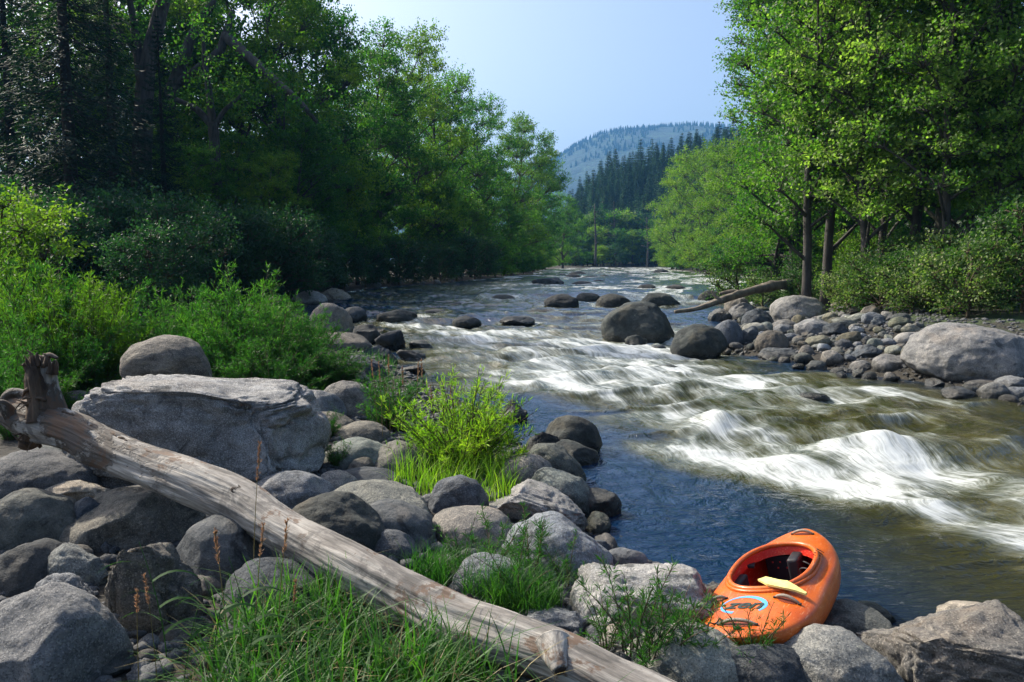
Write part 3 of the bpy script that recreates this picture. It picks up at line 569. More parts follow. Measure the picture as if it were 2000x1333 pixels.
# the left and near bank, photo box as above
BANK = [
 (330, 705, 174, 108, 4, 'b', 'r', 'round banded boulder perched behind the great flat topped granite block'),
 (78, 938, 225, 112, 4, 'g', 'r', 'broad smooth grey boulder lying below the log root at far left'),
 (150, 962, 150, 58, -5, 'p', 'a', 'pale flat sunlit slab between the smooth grey boulders below the log'),
 (62, 1022, 170, 128, -18, 'd', 'r', 'dark smooth boulder under the pale flat slab'),
 (172, 1018, 80, 92, 10, 'd', 'r', 'small upright rounded stone squeezed right of the dark smooth boulder'),
 (268, 1022, 218, 126, -6, 'g', 'r', 'big brownish grey egg shaped boulder resting directly under the log'),
 (58, 1112, 156, 110, 6, 'd', 'r', 'blue grey boulder with lit upper rim at left frame edge, mid height of the pile'),
 (150, 1110, 104, 88, 10, 'b', 'a', 'blocky stone with pale top right of the blue grey boulder'),
 (135, 1172, 126, 116, 0, 'b', 'a', 'dark rough stone under the pale topped blocky stone'),
 (82, 1268, 280, 220, 18, 'g', 'r', 'huge brownish boulder with a white scratch in the bottom left corner'),
 (440, 1085, 180, 150, 12, 'd', 'r', 'dark rounded boulder in shade under the middle of the log'),
 (540, 1165, 190, 130, 20, 'd', 'r', 'dark low boulder in deep shade under the log above the grass'),
 (280, 900, 150, 60, 5, 'd', 'r', 'black stone in the shadow beneath the upper log'),
 (110, 886, 120, 40, 0, 'd', 'r', 'black flat stone supporting the root end of the log'),
 (572, 964, 156, 84, 8, 'g', 'r', 'smooth domed boulder in front of the right end of the granite block'),
 (650, 1035, 196, 136, 6, 'd', 'r', 'large dark domed boulder touching the log from behind'),
 (745, 985, 184, 72, 8, 'g', 'r', 'long low grey boulder left of the bright green bush root'),
 (765, 1026, 156, 88, 12, 'd', 'r', 'bluish domed boulder below the long low grey one'),
 (760, 1065, 100, 56, 10, 'g', 'r', 'small stone between the bluish domed boulder and the log'),
 (895, 974, 114, 92, -18, 'b', 'r', 'tilted lit boulder directly below the bright green bush'),
 (925, 1036, 166, 88, 3, 'g', 'r', 'rounded blue grey boulder beneath the tilted lit boulder'),
 (1045, 988, 200, 86, 16, 'p', 'a', 'pale cracked slab sloping right toward the blue pool'),
 (1090, 1078, 222, 142, 14, 'p', 'r', 'large pale rounded boulder with speckled top beside the blue pool'),
 (1265, 1165, 300, 160, 8, 'p', 'a', 'wide pale slab with sunlit crest left of the orange kayak'),
 (1165, 1075, 90, 50, 16, 'd', 'a', 'dark wet stone behind the large pale rounded boulder at waterline'),
 (960, 1128, 160, 94, 8, 'p', 'r', 'pale boulder partly hidden by the thin grass behind the log'),
 (1090, 1214, 130, 64, 6, 'g', 'a', 'flat grey stone against the log behind the willow sprig'),
 (1215, 1252, 160, 74, 2, 'p', 'a', 'pale flat stone low in front of the wide sunlit slab'),
 (1345, 1292, 240, 150, 8, 'p', 'r', 'broad pale boulder in front left of the kayak behind willow shoots'),
 (1500, 1312, 190, 112, 10, 'd', 'r', 'grey boulder in the shadow under the kayak nose'),
 (1635, 1298, 240, 136, 10, 'g', 'r', 'smooth blue grey boulder under the right flank of the kayak'),
 (1655, 1222, 170, 86, 10, 'g', 'r', 'sloping dark boulder behind the kayak flank at the water edge'),
 (1696, 1200, 100, 50, 0, 'o', 'r', 'small brown rounded stone at the water edge between two grey ones'),
 (1890, 1282, 350, 210, 10, 'b', 'a', 'massive rough angular rock filling the bottom right corner'),
 (1940, 1228, 200, 70, 14, 'p', 'r', 'pale rounded rock behind the massive angular rock'),
 (1660, 1345, 170, 50, 0, 'p', 'r', 'pale stone just cut off by the bottom frame below the kayak'),
 (1086, 914, 128, 84, 26, 'g', 'r', 'long smooth boulder sloping down behind two others right of the bright bush'),
 (1030, 926, 110, 84, 12, 'g', 'r', 'grey boulder tucked against the right side of the bright bush'),
 (1096, 966, 136, 88, 26, 'b', 'r', 'banded boulder between the grey boulder and the black waterline rock'),
 (700, 893, 122, 66, 4, 'o', 'r', 'olive rounded boulder left of the bright green bush'),
 (722, 941, 120, 48, 6, 'd', 'r', 'low bluish boulder below the olive rounded one'),
 (655, 946, 76, 52, 6, 'g', 'r', 'small stone between the granite block and the low bluish boulder'),
 (780, 900, 110, 70, 0, 'd', 'r', 'dark stone half hidden at the left foot of the bright bush'),
 (612, 797, 108, 70, 12, 'g', 'r', 'smooth grey boulder just right of the top of the granite block'),
 (680, 786, 96, 76, 8, 'b', 'r', 'lit banded boulder right of the smooth grey one behind the block'),
 (640, 830, 96, 46, 8, 'g', 'r', 'flat stone under the smooth grey boulder right of the block'),
 (706, 846, 100, 40, 0, 'g', 'r', 'low stone in the shade below the lit banded boulder'),
 (524, 770, 100, 44, 4, 'd', 'r', 'dark low stone behind the middle of the granite block'),
 (430, 754, 96, 44, 6, 'd', 'r', 'dark low stone at the right foot of the round banded boulder'),
 (205, 720, 84, 46, 0, 'd', 'r', 'dim boulder under the willows left of the round banded boulder'),
 (146, 764, 84, 42, -8, 'o', 'r', 'flat olive stone behind the upright log root'),
 (152, 788, 76, 44, -6, 'g', 'r', 'grey stone between the log root and the granite block'),
 (667, 668, 100, 34, 6, 'g', 'r', 'pale long stone poking out of the willow foliage near the water'),
 (705, 718, 80, 44, 8, 'd', 'r', 'dark stone at the right edge of the willows'),
 (690, 740, 60, 34, 8, 'p', 'r', 'small pale stone at the right edge of the willows'),
 (310, 570, 60, 34, 0, 'g', 'r', 'far grey boulder seen through the willow tops'),
 (605, 582, 60, 26, 0, 'p', 'r', 'pale boulder far off on the shaded left bank, left of another'),
 (652, 580, 64, 30, 0, 'p', 'a', 'pale boulder far off on the shaded left bank with a lit crest'),
]
for i, (px, py, w, h, ro, k, shp, lab) in enumerate(BANK):
    b = hit(px, py + h * .40); D = b.y + w * b.y / FPX * .28
    if i == 0: D = 9.6
    place_rock('boulder', at_d(px, py + h * .04, D), w * D / FPX * (1.0 if i == 0 else 1.2 if px < 800 else 1.08), h * D / FPX * (1.0 if i == 0 else 1.2 if px < 800 else 1.08), ro, k, shp, 6 if w > 180 else 5, lab, 'boulders piled on the left bank', tall=1.25, cat='boulder')
# upright splintered stone
c = at_d(300, 1232, 4.3)
sp = place_rock('standing_stone', c, .56, 1.08, 4, 'b', 'a', 6, 'tall upright splintered dark stone with a lit left edge among the grass', None, deep=.7, cat='standing stone',
    planes=[(1, 0, .25, .62), (-1, -.1, .12, .60), (0, -1, .15, .55), (-.5, -.8, .1, .62), (.75, -.6, .35, .62), (.5, .1, .8, .72), (-.25, .1, .9, .80), (0, 1, 0, .8)])
# the great granite block, its top tilting down to the right
c = at_d(402, 850, 7.55)
blk = place_rock('granite_block', c, 2.30, 1.06, 3, 'g', 'a', 6, 'great flat topped granite block behind the log, sloping down at its right end', None, deep=.62, cat='boulder', mat=M_BLOCK,
    planes=[(0, 0, 1, .70), (.12, 0, 1, .70), (0, -1, .10, .66), (-1, 0, .06, .86), (-.9, -.6, .2, .98), (.78, 0, .66, .86), (.45, 0, .9, .80), (1, -.3, .15, .80), (.5, -.9, .3, .80), (-.2, -.7, .75, .88)])

# right cobble bank
RB = [
 (1560, 606, 110, 60, 2, 'p', 'r', 'big smooth pale boulder, tallest on the right cobble bank near the trees'),
 (1440, 600, 54, 42, -18, 'g', 'r', 'lit boulder leaning behind another at the tip of the cobble bank'),
 (1452, 612, 62, 40, -18, 'g', 'r', 'lit egg shaped boulder leaning left under the fallen branch'),
 (1480, 624, 62, 44, -6, 'd', 'r', 'dark rounded boulder left of the big smooth pale one'),
 (1405, 618, 46, 34, 0, 'd', 'a', 'dark jagged rock where the fallen branch passes over'),
 (1508, 668, 66, 48, -6, 'g', 'r', 'lit rounded boulder low on the cobble bank below the dark one'),
 (1460, 655, 50, 40, 0, 'd', 'a', 'cracked dark rock between the speckled boulder and the cobbles'),
 (1520, 693, 82, 32, 6, 'd', 'a', 'flat dark slab at the waterline of the cobble bank'),
 (1590, 639, 76, 34, 6, 'g', 'r', 'long grey boulder right below the big smooth pale one'),
 (1530, 636, 56, 24, -4, 'g', 'r', 'flat stone in front of the big smooth pale boulder'),
 (1575, 688, 32, 30, 0, 'g', 'r', 'round cobble just right of the flat dark slab'),
 (1737, 713, 68, 44, 2, 'p', 'r', 'large pale cobble beside the left side of the huge right boulder'),
 (1682, 718, 50, 30, 2, 'g', 'r', 'grey cobble left of the large pale one at waterline'),
 (1596, 717, 42, 26, 0, 'd', 'r', 'small black wet rock at the low point of the cobble bank'),
 (1900, 690, 268, 118, 5, 'g', 'r', 'huge grey boulder with a dark hollow at the right edge of the river'),
 (1940, 768, 58, 46, 0, 'g', 'r', 'domed cobble at the waterline in front of the huge right boulder'),
 (1988, 772, 54, 36, 0, 'g', 'r', 'cobble cut by the right frame edge at waterline'),
 (1874, 768, 68, 26, 0, 'd', 'r', 'dark wet flat cobble at the waterline below the huge right boulder'),
 (1975, 748, 70, 30, -10, 'p', 'r', 'pale slanted cobble right of the huge boulder foot'),
 (1915, 752, 70, 24, -4, 'g', 'r', 'flat cobble touching the foot of the huge boulder'),
 (1830, 748, 50, 18, 0, 'g', 'a', 'thin flat rock left of the dark wet cobble'),
 (1440, 572, 60, 14, 0, 'p', 'r', 'pale sunlit stone behind the fallen branch'),
]
rb_pos = []
for (px, py, w, h, ro, k, shp, lab) in RB:
    b = hit(px, py + h * .40); wm = w * b.y / FPX; D = b.y + wm * .28; c = at_d(px, py + h * .04, D); rb_pos.append((c.x, c.y, w * D / FPX * .5))
    place_rock('boulder', c, w * D / FPX, h * D / FPX * 1.05, ro, k, shp, 6 if w > 200 else 5, lab, 'larger boulders on the right cobble bank', tall=1.25)
# cobbles: a few shapes, copied
def cobble_set(mats, n, seed, name='cobble'):
    out = []
    for i in range(n):
        SEED[0] += 1; rg = random.Random(seed + i)
        out.append(rock_mesh(name, 1, rg.uniform(.65, .85), rg.uniform(.48, .68), 'r' if i % 4 else 'a', SEED[0], 4, mats[i % len(mats)]))
    return out
CS = cobble_set([M_GRAN, M_PALE, M_GRAN, M_BAND, M_DARK, M_PALE, M_OLIV], 14, 5)
def scatter(poly_px, n, smin, smax, label, group, seed, avoid, power=1.6, tight=.50, sink=.12, on_bank=None):
    rg = random.Random(seed); done = list(avoid); made = 0; tries = 0
    xs = [p[0] for p in poly_px]; ys = [p[1] for p in poly_px]
    while made < n and tries < n * 60:
        tries += 1; px, py = rg.uniform(min(xs), max(xs)), rg.uniform(min(ys), max(ys)); c_ = False
        for q in range(len(poly_px)):
            (x1, y1), (x2, y2) = poly_px[q], poly_px[(q + 1) % len(poly_px)]
            if (y1 > py) != (y2 > py) and px < (x2 - x1) * (py - y1) / (y2 - y1) + x1: c_ = not c_
        if not c_: continue
        h = hit(px, py); s = smin + (smax - smin) * rg.random() ** power
        if any((h.x - a) ** 2 + (h.y - b) ** 2 < (tight * s + r * .85) ** 2 for a, b, r in done): continue
        done.append((h.x, h.y, s * .42)); made += 1
        o = add('cobble', rg.choice(CS), loc=(h.x, h.y, h.z + s * (.26 - sink)), rot=(rg.uniform(-.3, .3), rg.uniform(-.35, .35), rg.uniform(0, 6.28)), scale=(s, s, s * rg.uniform(.9, 1.15)))
        tag(o, label, 'cobble', group)
    return done
d1 = scatter([(1405, 640), (1470, 600), (1640, 600), (1800, 640), (1830, 740), (1760, 752), (1600, 735), (1480, 705), (1400, 690)], 190, .26, .78, 'rounded grey river cobble on the right bank below the trees', 'cobbles heaped on the right bank', 3, rb_pos, 1.3)
scatter([(1820, 735), (2010, 735), (2010, 800), (1840, 772)], 16, .2, .5, 'wet cobble at the foot of the huge right boulder', 'cobbles at the foot of the huge right boulder', 4, rb_pos, 1.3)
scatter([(0, 870), (200, 790), (620, 760), (700, 700), (840, 740), (1060, 880), (1150, 1000), (1250, 1110), (1500, 1200), (1700, 1240), (1700, 1333), (1000, 1250), (560, 1010), (300, 1000), (0, 1000)], 60, .16, .42, 'small rounded stone filling a gap between left bank boulders', 'small stones in the gaps of the left bank', 7, [], 1.5, .55, .16)
scatter([(0, 930), (560, 1020), (700, 1180), (480, 1330), (0, 1330)], 46, .10, .30, 'small rounded stone wedged in the dark gaps under the lower left boulders', 'small stones in the lower left gaps', 17, [], 1.4, .5, .12)
scatter([(1290, 545), (1480, 545), (1520, 556), (1400, 562)], 12, .5, 1.4, 'pale sunlit stone on the far right bank before the shrubs', 'stones along the far right bank', 8, [], 1.5, .5, .2)
scatter([(440, 600), (640, 568), (700, 572), (900, 556), (880, 551), (640, 560)], 14, .5, 1.6, 'dim stone along the shaded far left bank', 'stones along the shaded far left bank', 9, [], 1.5, .5, .2)
# gravel between the stones, one mass
rg = np.random.default_rng(9); n = 15000
px = rg.uniform(-6, 13, 90000); py = rg.uniform(2.6, 30, 90000) ** 1.0; ins = inside(px, py); dd = np.minimum(seg_dist(px, py, LL[::2]), seg_dist(px, py, RR[::2]))
ok = (~ins & (dd < 6)) | (ins & (dd < .25)); ok &= (py < 13) | (rg.random(len(py)) < .3); px, py = px[ok][:n], py[ok][:n]; pz = terrain(px, py); n = len(px)
V0 = np.array([v for v in ICO[3][0]]); b = bmesh.new(); bmesh.ops.create_icosphere(b, subdivisions=1, radius=1); V0 = np.array([v.co[:] for v in b.verts]); F0 = np.array([[v.index for v in f.verts] for f in b.faces]); b.free()
sz = rg.uniform(.02, .075, (n, 1, 1)) * rg.uniform(.6, 1.3, (n, 1, 3)) * np.array([1, 1, .6]); an = rg.uniform(0, 6.28, n); ca, sa = np.cos(an)[:, None], np.sin(an)[:, None]
Q = V0[None] * sz * (1 + .15 * rg.normal(size=(n, 12, 1))); Q = np.stack([Q[..., 0] * ca - Q[..., 1] * sa, Q[..., 0] * sa + Q[..., 1] * ca, Q[..., 2]], -1) + np.stack([px, py, pz + .01], -1)[:, None]
tag(add('gravel', mk_mesh('gravel', Q.reshape(-1, 3), (np.arange(n)[:, None, None] * 12 + F0[None]).reshape(-1, 3), M_GRAN)), 'loose gravel between the boulders', 'gravel', kind='stuff')

# ------------------------------------------------------------------ driftwood log
m, t = new_mat('weathered_wood'); af = N_(t, 'ShaderNodeAttribute', attribute_name='grain')
def gm_(a, b, z=0, src=None):
    mp = N_(t, 'ShaderNodeMapping'); mp.inputs['Scale'].default_value = (a, b, b); mp.inputs['Location'].default_value = (0, 0, z); t.links.new(src or af.outputs['Vector'], mp.inputs[0]); return mp.outputs[0]
gr1 = noise(t, gm_(1.6, 26), 1, 6, .65, .5); gr2 = noise(t, gm_(5, 90), 1, 4, .6, .3); bl = noise(t, gm_(2.2, 5, 3), 1, 5, .6, .3); bl2 = noise(t, gm_(3.3, 4, 9), 1, 6, .7, .2)
r_ = ramp(t, [(.36, (.075, .068, .06)), (.47, (.235, .215, .19)), (.62, (.48, .45, .40))]); t.links.new(math_(t, 'ADD', math_(t, 'MULTIPLY', gr1, .6), math_(t, 'MULTIPLY', bl, .4)), r_.inputs[0])
col = mixc(t, math_(t, 'MULTIPLY', mapr(t, gr2, .5, .72), .5), r_.outputs[0], (.14, .12, .10))
sp_ = N_(t, 'ShaderNodeSeparateXYZ'); t.links.new(af.outputs['Vector'], sp_.inputs[0])
bk = math_(t, 'MULTIPLY', mapr(t, bl2, .46, .53), mapr(t, sp_.outputs[0], .8, 2.6, 1, 0)); col = mixc(t, math_(t, 'MULTIPLY', bk, .9), col, (.055, .04, .028))
br = mapr(t, bl2, .555, .60); col = mixc(t, math_(t, 'MULTIPLY', br, .8), col, (.12, .065, .035)); col = mixc(t, math_(t, 'MULTIPLY', mapr(t, noise(t, gm_(2.6, 3.2, 21), 1, 7, .7, .5), .53, .62), .7), col, (.075, .07, .065))
p = N_(t, 'ShaderNodeBsdfPrincipled'); p.inputs['Roughness'].default_value = .8; t.links.new(col, p.inputs['Base Color'])
t.links.new(bump(t, bk, .8, .02, bump(t, gr2, .4, .008, bump(t, gr1, .6, .02))), p.inputs['Normal']); o = N_(t, 'ShaderNodeOutputMaterial'); t.links.new(p.outputs[0], o.inputs[0]); M_WOOD = m
M_BARK = bark_mat('dark_bark', (.03, .02, .014), (.15, .10, .065), 12)
M_KNOT = plain('knot_wood', (.035, .025, .018), .9, bumpy=.8)
LOGP = [(30, 806, 6.35, 70), (80, 826, 6.2, 84), (146, 846, 6.0, 80), (234, 888, 5.75, 76), (364, 938, 5.4, 84), (468, 982, 5.15, 88), (520, 1013, 5.0, 88), (580, 1050, 4.8, 84), (700, 1116, 4.45, 96), (860, 1204, 4.1, 108), (980, 1248, 3.9, 110), (1094, 1290, 3.72, 112), (1210, 1350, 3.52, 120), (1330, 1410, 3.35, 126), (1560, 1540, 3.05, 130), (1880, 1720, 2.78, 136)]
pts = [at_d(a, b, d) for a, b, d, w in LOGP]; wds = np.array([w * d / FPX / 2 for a, b, d, w in LOGP])
q = np.linspace(0, 1, 400); PP = smooth_poly([tuple(p) for p in pts], 400); RD = np.interp(q * (len(pts) - 1), np.arange(len(pts)), wds)
arcL = np.concatenate([[0], np.cumsum(np.linalg.norm(np.diff(PP, axis=0), axis=1))])
def log_like(name, PP, RD, sides, amp, seed, mat, parent, s0=0.0, jag=0.0):
    mb = MB(); n = len(PP); al = np.concatenate([[0], np.cumsum(np.linalg.norm(np.diff(PP, axis=0), axis=1))]) + s0
    def rf(i, a):
        I = np.broadcast_to(i, (n, sides)); A = np.broadcast_to(a, (n, sides)); s = al[I]
        C = np.stack([s * 1.3, np.cos(A), np.sin(A)], -1); C2 = np.stack([s * 3, np.cos(A) * 4, np.sin(A) * 4], -1)
        r = 1 + amp * fbm(C, seed, 3) + amp * .35 * fbm(C2, seed + 1, 4) + amp * .16 * fbm(np.stack([s * 2.5, np.cos(A) * 14, np.sin(A) * 14], -1), seed + 2, 3) - .05 * ss(1 - np.abs(fbm(np.stack([s * .9, np.cos(A) * 4.5, np.sin(A) * 4.5], -1), seed + 6, 3)) * 22) * ss(fbm(np.stack([s * 1.1, np.cos(A), np.sin(A)], -1), seed + 7, 2) * 5)
        for (ks, ka, kr, kh) in (KNOTS if name == 'trunk' else []):
            da = (A - ka + pi) % (2 * pi) - pi; r = r + kh * np.exp(-((s - ks) / kr) ** 2 - (da * RD[I] / kr) ** 2)
        return r
    mb.tube(PP, RD, sides, True, rf); V = np.concatenate(mb.V)
    if jag:
        nn = (n - 5) * sides; T = unit(PP[-1] - PP[-4]); V[nn:n * sides] += T * (jag * np.random.default_rng(seed).uniform(-1, 1, (n * sides - nn, 1)) * np.repeat(np.linspace(.2, 1, 5), sides)[:, None])
    a = np.arange(sides) / sides * 2 * pi
    G = np.stack([np.repeat(al, sides), (np.cos(a)[None, :] * RD[:, None]).ravel(), (np.sin(a)[None, :] * RD[:, None]).ravel()], -1); G = np.concatenate([G, [[al[0], 0, 0], [al[-1], 0, 0]]])
    me = mk_mesh(name, V, [np.concatenate(mb.Q), np.concatenate(mb.T)], mat, True, dict(grain=G)); return add(name, me, parent)
KNOTS = [(arcL[137] + .1, 2.0, .07, .25), (arcL[200], 2.4, .05, .2), (arcL[297], 2.0, .10, .22), (arcL[67], 1.0, .12, .2)]
lg = add('driftwood_log', None, loc=(0, 0, 0)); tag(lg, 'long bleached driftwood log lying across the foreground boulders', 'log')
log_like('trunk', PP, RD, 128, .20, 61, M_WOOD, lg)
def limb(name, pxs, seed, mat, sides=24, amp=.25, jag=.0, parent=None, n=40, s0=0.0):
    P_ = [tuple(at_d(a, b, d)) for a, b, d, w in pxs]; r = np.array([w * d / FPX / 2 for a, b, d, w in pxs])
    Q_ = smooth_poly(P_, n); return log_like(name, Q_, np.interp(np.linspace(0, len(r) - 1, n), np.arange(len(r)), r), sides, amp, seed, mat, parent, s0, jag)
limb('broken_root', [(106, 838, 6.15, 78), (100, 800, 6.18, 54), (93, 760, 6.2, 40), (88, 725, 6.2, 36), (84, 706, 6.2, 22)], 71, M_WOOD, jag=.05, parent=lg, sides=40, amp=.2)
limb('root_bark', [(78, 826, 6.08, 50), (74, 780, 6.12, 34), (68, 740, 6.14, 36), (62, 712, 6.14, 20)], 72, M_BARK, jag=.09, parent=lg, amp=.8, sides=40)
for k, pxs in enumerate([[(60, 820, 6.3, 60), (30, 806, 6.3, 38), (14, 782, 6.3, 26), (26, 768, 6.3, 20), (52, 770, 6.3, 12)], [(56, 832, 6.2, 50), (22, 812, 6.15, 30), (4, 790, 6.1, 16), (-8, 796, 6.1, 8)], [(70, 842, 6.15, 56), (58, 858, 6.15, 36), (44, 872, 6.2, 16)],
                         [(60, 730, 6.14, 18), (50, 716, 6.12, 10), (44, 712, 6.1, 5)], [(84, 706, 6.2, 20), (96, 694, 6.2, 10), (112, 700, 6.18, 5)], [(62, 760, 6.1, 12), (50, 764, 6.08, 7), (44, 776, 6.1, 3)]]):
    limb('root', pxs, 80 + k, M_BARK if k in (2, 3, 5) else M_WOOD, parent=lg, amp=.4)
limb('branch_stub', [(1080, 1262, 3.71, 76), (1086, 1284, 3.62, 50), (1092, 1302, 3.57, 38), (1095, 1310, 3.55, 31)], 91, M_WOOD, s0=6.3, parent=lg, amp=.12)
limb('stub_end', [(1095, 1309, 3.548, 27), (1096, 1312, 3.542, 18)], 92, M_KNOT, parent=lg, amp=.3, n=6)
def log_surface(a, b):
    d = np.array(px_ray(a, b)); d /= np.linalg.norm(d); o_ = np.array([0, 0, CAMH]); W_ = PP - o_; t_ = W_ @ d; e = np.linalg.norm(W_ - t_[:, None] * d, axis=1) / RD
    i = int(np.argmin(e)); return Vector(o_ + d * (t_[i] - RD[i] * math.sqrt(max(0, 1 - min(e[i], .98) ** 2))))
for (a, b, w) in [(466, 960, 22), (690, 1117, 22), (918, 1167, 12), (234, 884, 12), (640, 1062, 10), (838, 1232, 30), (300, 925, 12)]:
    c = log_surface(a, b); SEED[0] += 1; k_w = w * c.y / FPX
    add('knot_hole', rock_mesh('knot_hole', k_w * 1.5, k_w * .6, k_w, 'a', SEED[0], 4, M_KNOT), lg, c, (R(-25), R(32), 0))
rgs = random.Random(5)
for k in range(16):
    a_, b_ = rgs.uniform(58, 108), rgs.uniform(694, 716); d_ = 6.18 + rgs.uniform(-.06, .06)
    limb('splinter', [(a_, b_ + 18, d_, 12), (a_ + rgs.uniform(-4, 4), b_, d_, 7), (a_ + rgs.uniform(-10, 12), b_ - rgs.uniform(4, 14), d_, 1.5)], 400 + k, M_BARK if k % 3 else M_WOOD, parent=lg, amp=.3, sides=7, n=8)
for k in range(14):
    a_, b_ = rgs.uniform(20, 75), rgs.uniform(740, 870); d_ = 6.1
    limb('rootlet', [(a_ + 22, b_ + 4, d_, 8), (a_ + 6, b_ + rgs.uniform(-8, 8), d_ - .04, 5), (a_ - rgs.uniform(5, 18), b_ + rgs.uniform(-16, 14), d_ - .06, 1.2)], 430 + k, M_BARK, parent=lg, amp=.3, sides=6, n=8)
for k in range(60):
    a_ = rgs.uniform(70, 300); b_ = 840 + (a_ - 146) * .50 + rgs.uniform(-30, 24); d_ = log_surface(a_, b_).y - .015
    limb('bark_strip', [(a_, b_, d_, 5), (a_ + rgs.uniform(2, 12), b_ + rgs.uniform(1, 7), d_ - .01, 7), (a_ + rgs.uniform(12, 26), b_ + rgs.uniform(6, 14), d_ - .04, 1.2)], 460 + k, M_BARK, parent=lg, amp=.4, sides=5, n=7)
# the grey dead branch on the cobble bank
db = add('fallen_branch', None, loc=(0, 0, 0)); tag(db, 'grey fallen tree branch reaching from the right bank out over the river', 'branch')
KN = KNOTS; KNOTS = []
limb('trunk', [(1540, 556, 36, 20), (1505, 560, 35, 19), (1450, 573, 33, 15), (1400, 590, 31, 13), (1360, 603, 30, 10), (1318, 609, 29.5, 6)], 95, bark_mat('dead_wood', (.10, .085, .065), (.26, .22, .17), 3), parent=db, amp=.35)
limb('branch', [(1450, 574, 33, 12), (1428, 570, 33, 9), (1405, 574, 33, 5)], 96, bpy.data.materials['dead_wood'], parent=db, amp=.3)
limb('branch', [(1410, 588, 31, 9), (1398, 580, 31, 6), (1390, 568, 31, 3)], 97, bpy.data.materials['dead_wood'], parent=db, amp=.3)

# ------------------------------------------------------------------ kayak
def shell_mat(name, col, col2, rough, sub=0.0):
    m, t = new_mat(name); tc = N_(t, 'ShaderNodeTexCoord'); n = noise(t, tc.outputs['Object'], 5, 4, .6); sc = noise(t, tc.outputs['Object'], 60, 6, .7)
    r = ramp(t, [(.35, col), (.65, col2)]); t.links.new(n, r.inputs[0])
    mp = N_(t, 'ShaderNodeMapping'); mp.inputs['Scale'].default_value = (30, 3, 30); t.links.new(tc.outputs['Object'], mp.inputs[0])
    s2 = noise(t, mp.outputs[0], 3, 5, .7, .4); c2 = mixc(t, math_(t, 'MULTIPLY', mapr(t, s2, .56, .66), .45), r.outputs[0], (.85, .42, .22))
    p = N_(t, 'ShaderNodeBsdfPrincipled'); t.links.new(c2, p.inputs['Base Color']); t.links.new(mapr(t, sc, .3, .7, rough * .8, rough * 1.35), p.inputs['Roughness'])
    p.inputs['Subsurface Weight'].default_value = sub; p.inputs['Subsurface Radius'].default_value = (.02, .006, .002); p.inputs['Subsurface Scale'].default_value = 1.0
    t.links.new(bump(t, s2, .12, .004), p.inputs['Normal'])
    o = N_(t, 'ShaderNodeOutputMaterial'); t.links.new(p.outputs[0], o.inputs[0]); return m
M_ORANGE = shell_mat('orange_plastic', (.50, .085, .010), (.68, .145, .014), .32)
M_RED = shell_mat('inner_plastic_red_glow', (.62, .016, .006), (.75, .035, .01), .45)  # sunlight glowing through the shell is painted in as red
M_BLK = plain('black_foam', (.012, .012, .016), .6, bumpy=.2); M_STEEL = plain('grey_webbing', (.22, .19, .15), .55, bumpy=.4, bs=200); M_STRAP = plain('black_strap', (.02, .02, .02), .6)
M_BLUE = plain('blue_print', (.10, .38, .72), .4, var=.1); M_INK = plain('dark_print', (.02, .04, .03), .45); M_YEL = plain('pale_yellow_foam', (.72, .66, .22), .8, bumpy=.3)
KH = .93
def kw(s): 
    a = np.abs(s); return np.where(s < 0, .350 * np.maximum(1 - a ** 3.6, 0) ** .50, .350 * np.maximum(1 - a ** 2.2, 0) ** .72)
def kseam(s): return .20 + .07 * s ** 2 - .015 * (s < 0) * np.abs(s)
def kend(s): return np.maximum(1 - np.abs(s) ** 7, 0) ** .5
def kH(s): return (.045 + .085 * np.exp(-(s / .52) ** 2) + .03 * (1 - s * s)) * kend(s)
def kB(s): return (.20 - .10 * np.abs(s) ** 2.6) * kend(s)
def kdeck(x, y):
    s = np.clip(y / KH, -.999, .999); w = np.maximum(kw(s), 1e-4); q = np.clip(np.abs(x) / w, 0, 1)
    z = kseam(s) + kH(s) * np.maximum(1 - q ** 2.3, 0) ** (1 / 2.0)
    return z - .020 * np.exp(-((np.abs(x) - .285) / .035) ** 2 - ((y + .0) / .30) ** 2)
CYK, CLn, CWd = .0, .41, .245
def cock(x, y): return np.abs(x / CWd) ** 2.4 + np.abs((y - CYK) / CLn) ** 2.4
def kshell(off, name, mat, parent):
    ns, na = 240, 140; sgrid = np.sin(np.linspace(-pi / 2, pi / 2, ns)) * .9995; a = np.arange(na) / na * 2 * pi; SGr, AG = np.meshgrid(sgrid, a, indexing='ij')
    c_, s_ = np.cos(AG), np.sin(AG); w = np.maximum(kw(SGr) - off, .002); x = w * np.sign(c_) * np.abs(c_) ** .86; y = SGr * (KH - off)
    zd = kdeck(x * (kw(SGr) / w), y) - off; zs_ = kseam(SGr); zb = zs_ - np.maximum(kB(SGr) - off, 0) * np.maximum(1 - (np.abs(x) / w) ** 3.0, 0) ** (1 / 2.6)
    z = np.where(s_ >= 0, np.maximum(zd, zs_ if off == 0 else zs_ - off), zb)
    V = np.stack([x, y, z], -1).reshape(-1, 3); i = np.arange(ns - 1)[:, None] * na; j = np.arange(na)[None, :]; k2 = (j + 1) % na
    Q = np.stack([i + j, i + k2, i + na + k2, i + na + j], -1).reshape(-1, 4)
    cen = V[Q].mean(1); up = (np.repeat(np.arange(ns - 1), na) >= 0) & (np.tile(np.sin((np.arange(na) + .5) / na * 2 * pi) > 0, ns - 1))
    Q = Q[~(up & (cock(cen[:, 0], cen[:, 1]) < 1))]
    if off: Q = Q[:, ::-1]
    return add(name, mk_mesh(name, V, Q, mat), parent)
ky = add('kayak', None)
tag(ky, 'orange whitewater kayak resting on the boulders with its far end over the water', 'kayak')
Npt, Fpt = at_d(1462, 1248, 4.08), at_d(1586, 1082, 5.58)
yl = (Fpt - Npt).normalized(); xl = yl.cross(Vector((0, 0, 1))).normalized(); zl = xl.cross(yl)
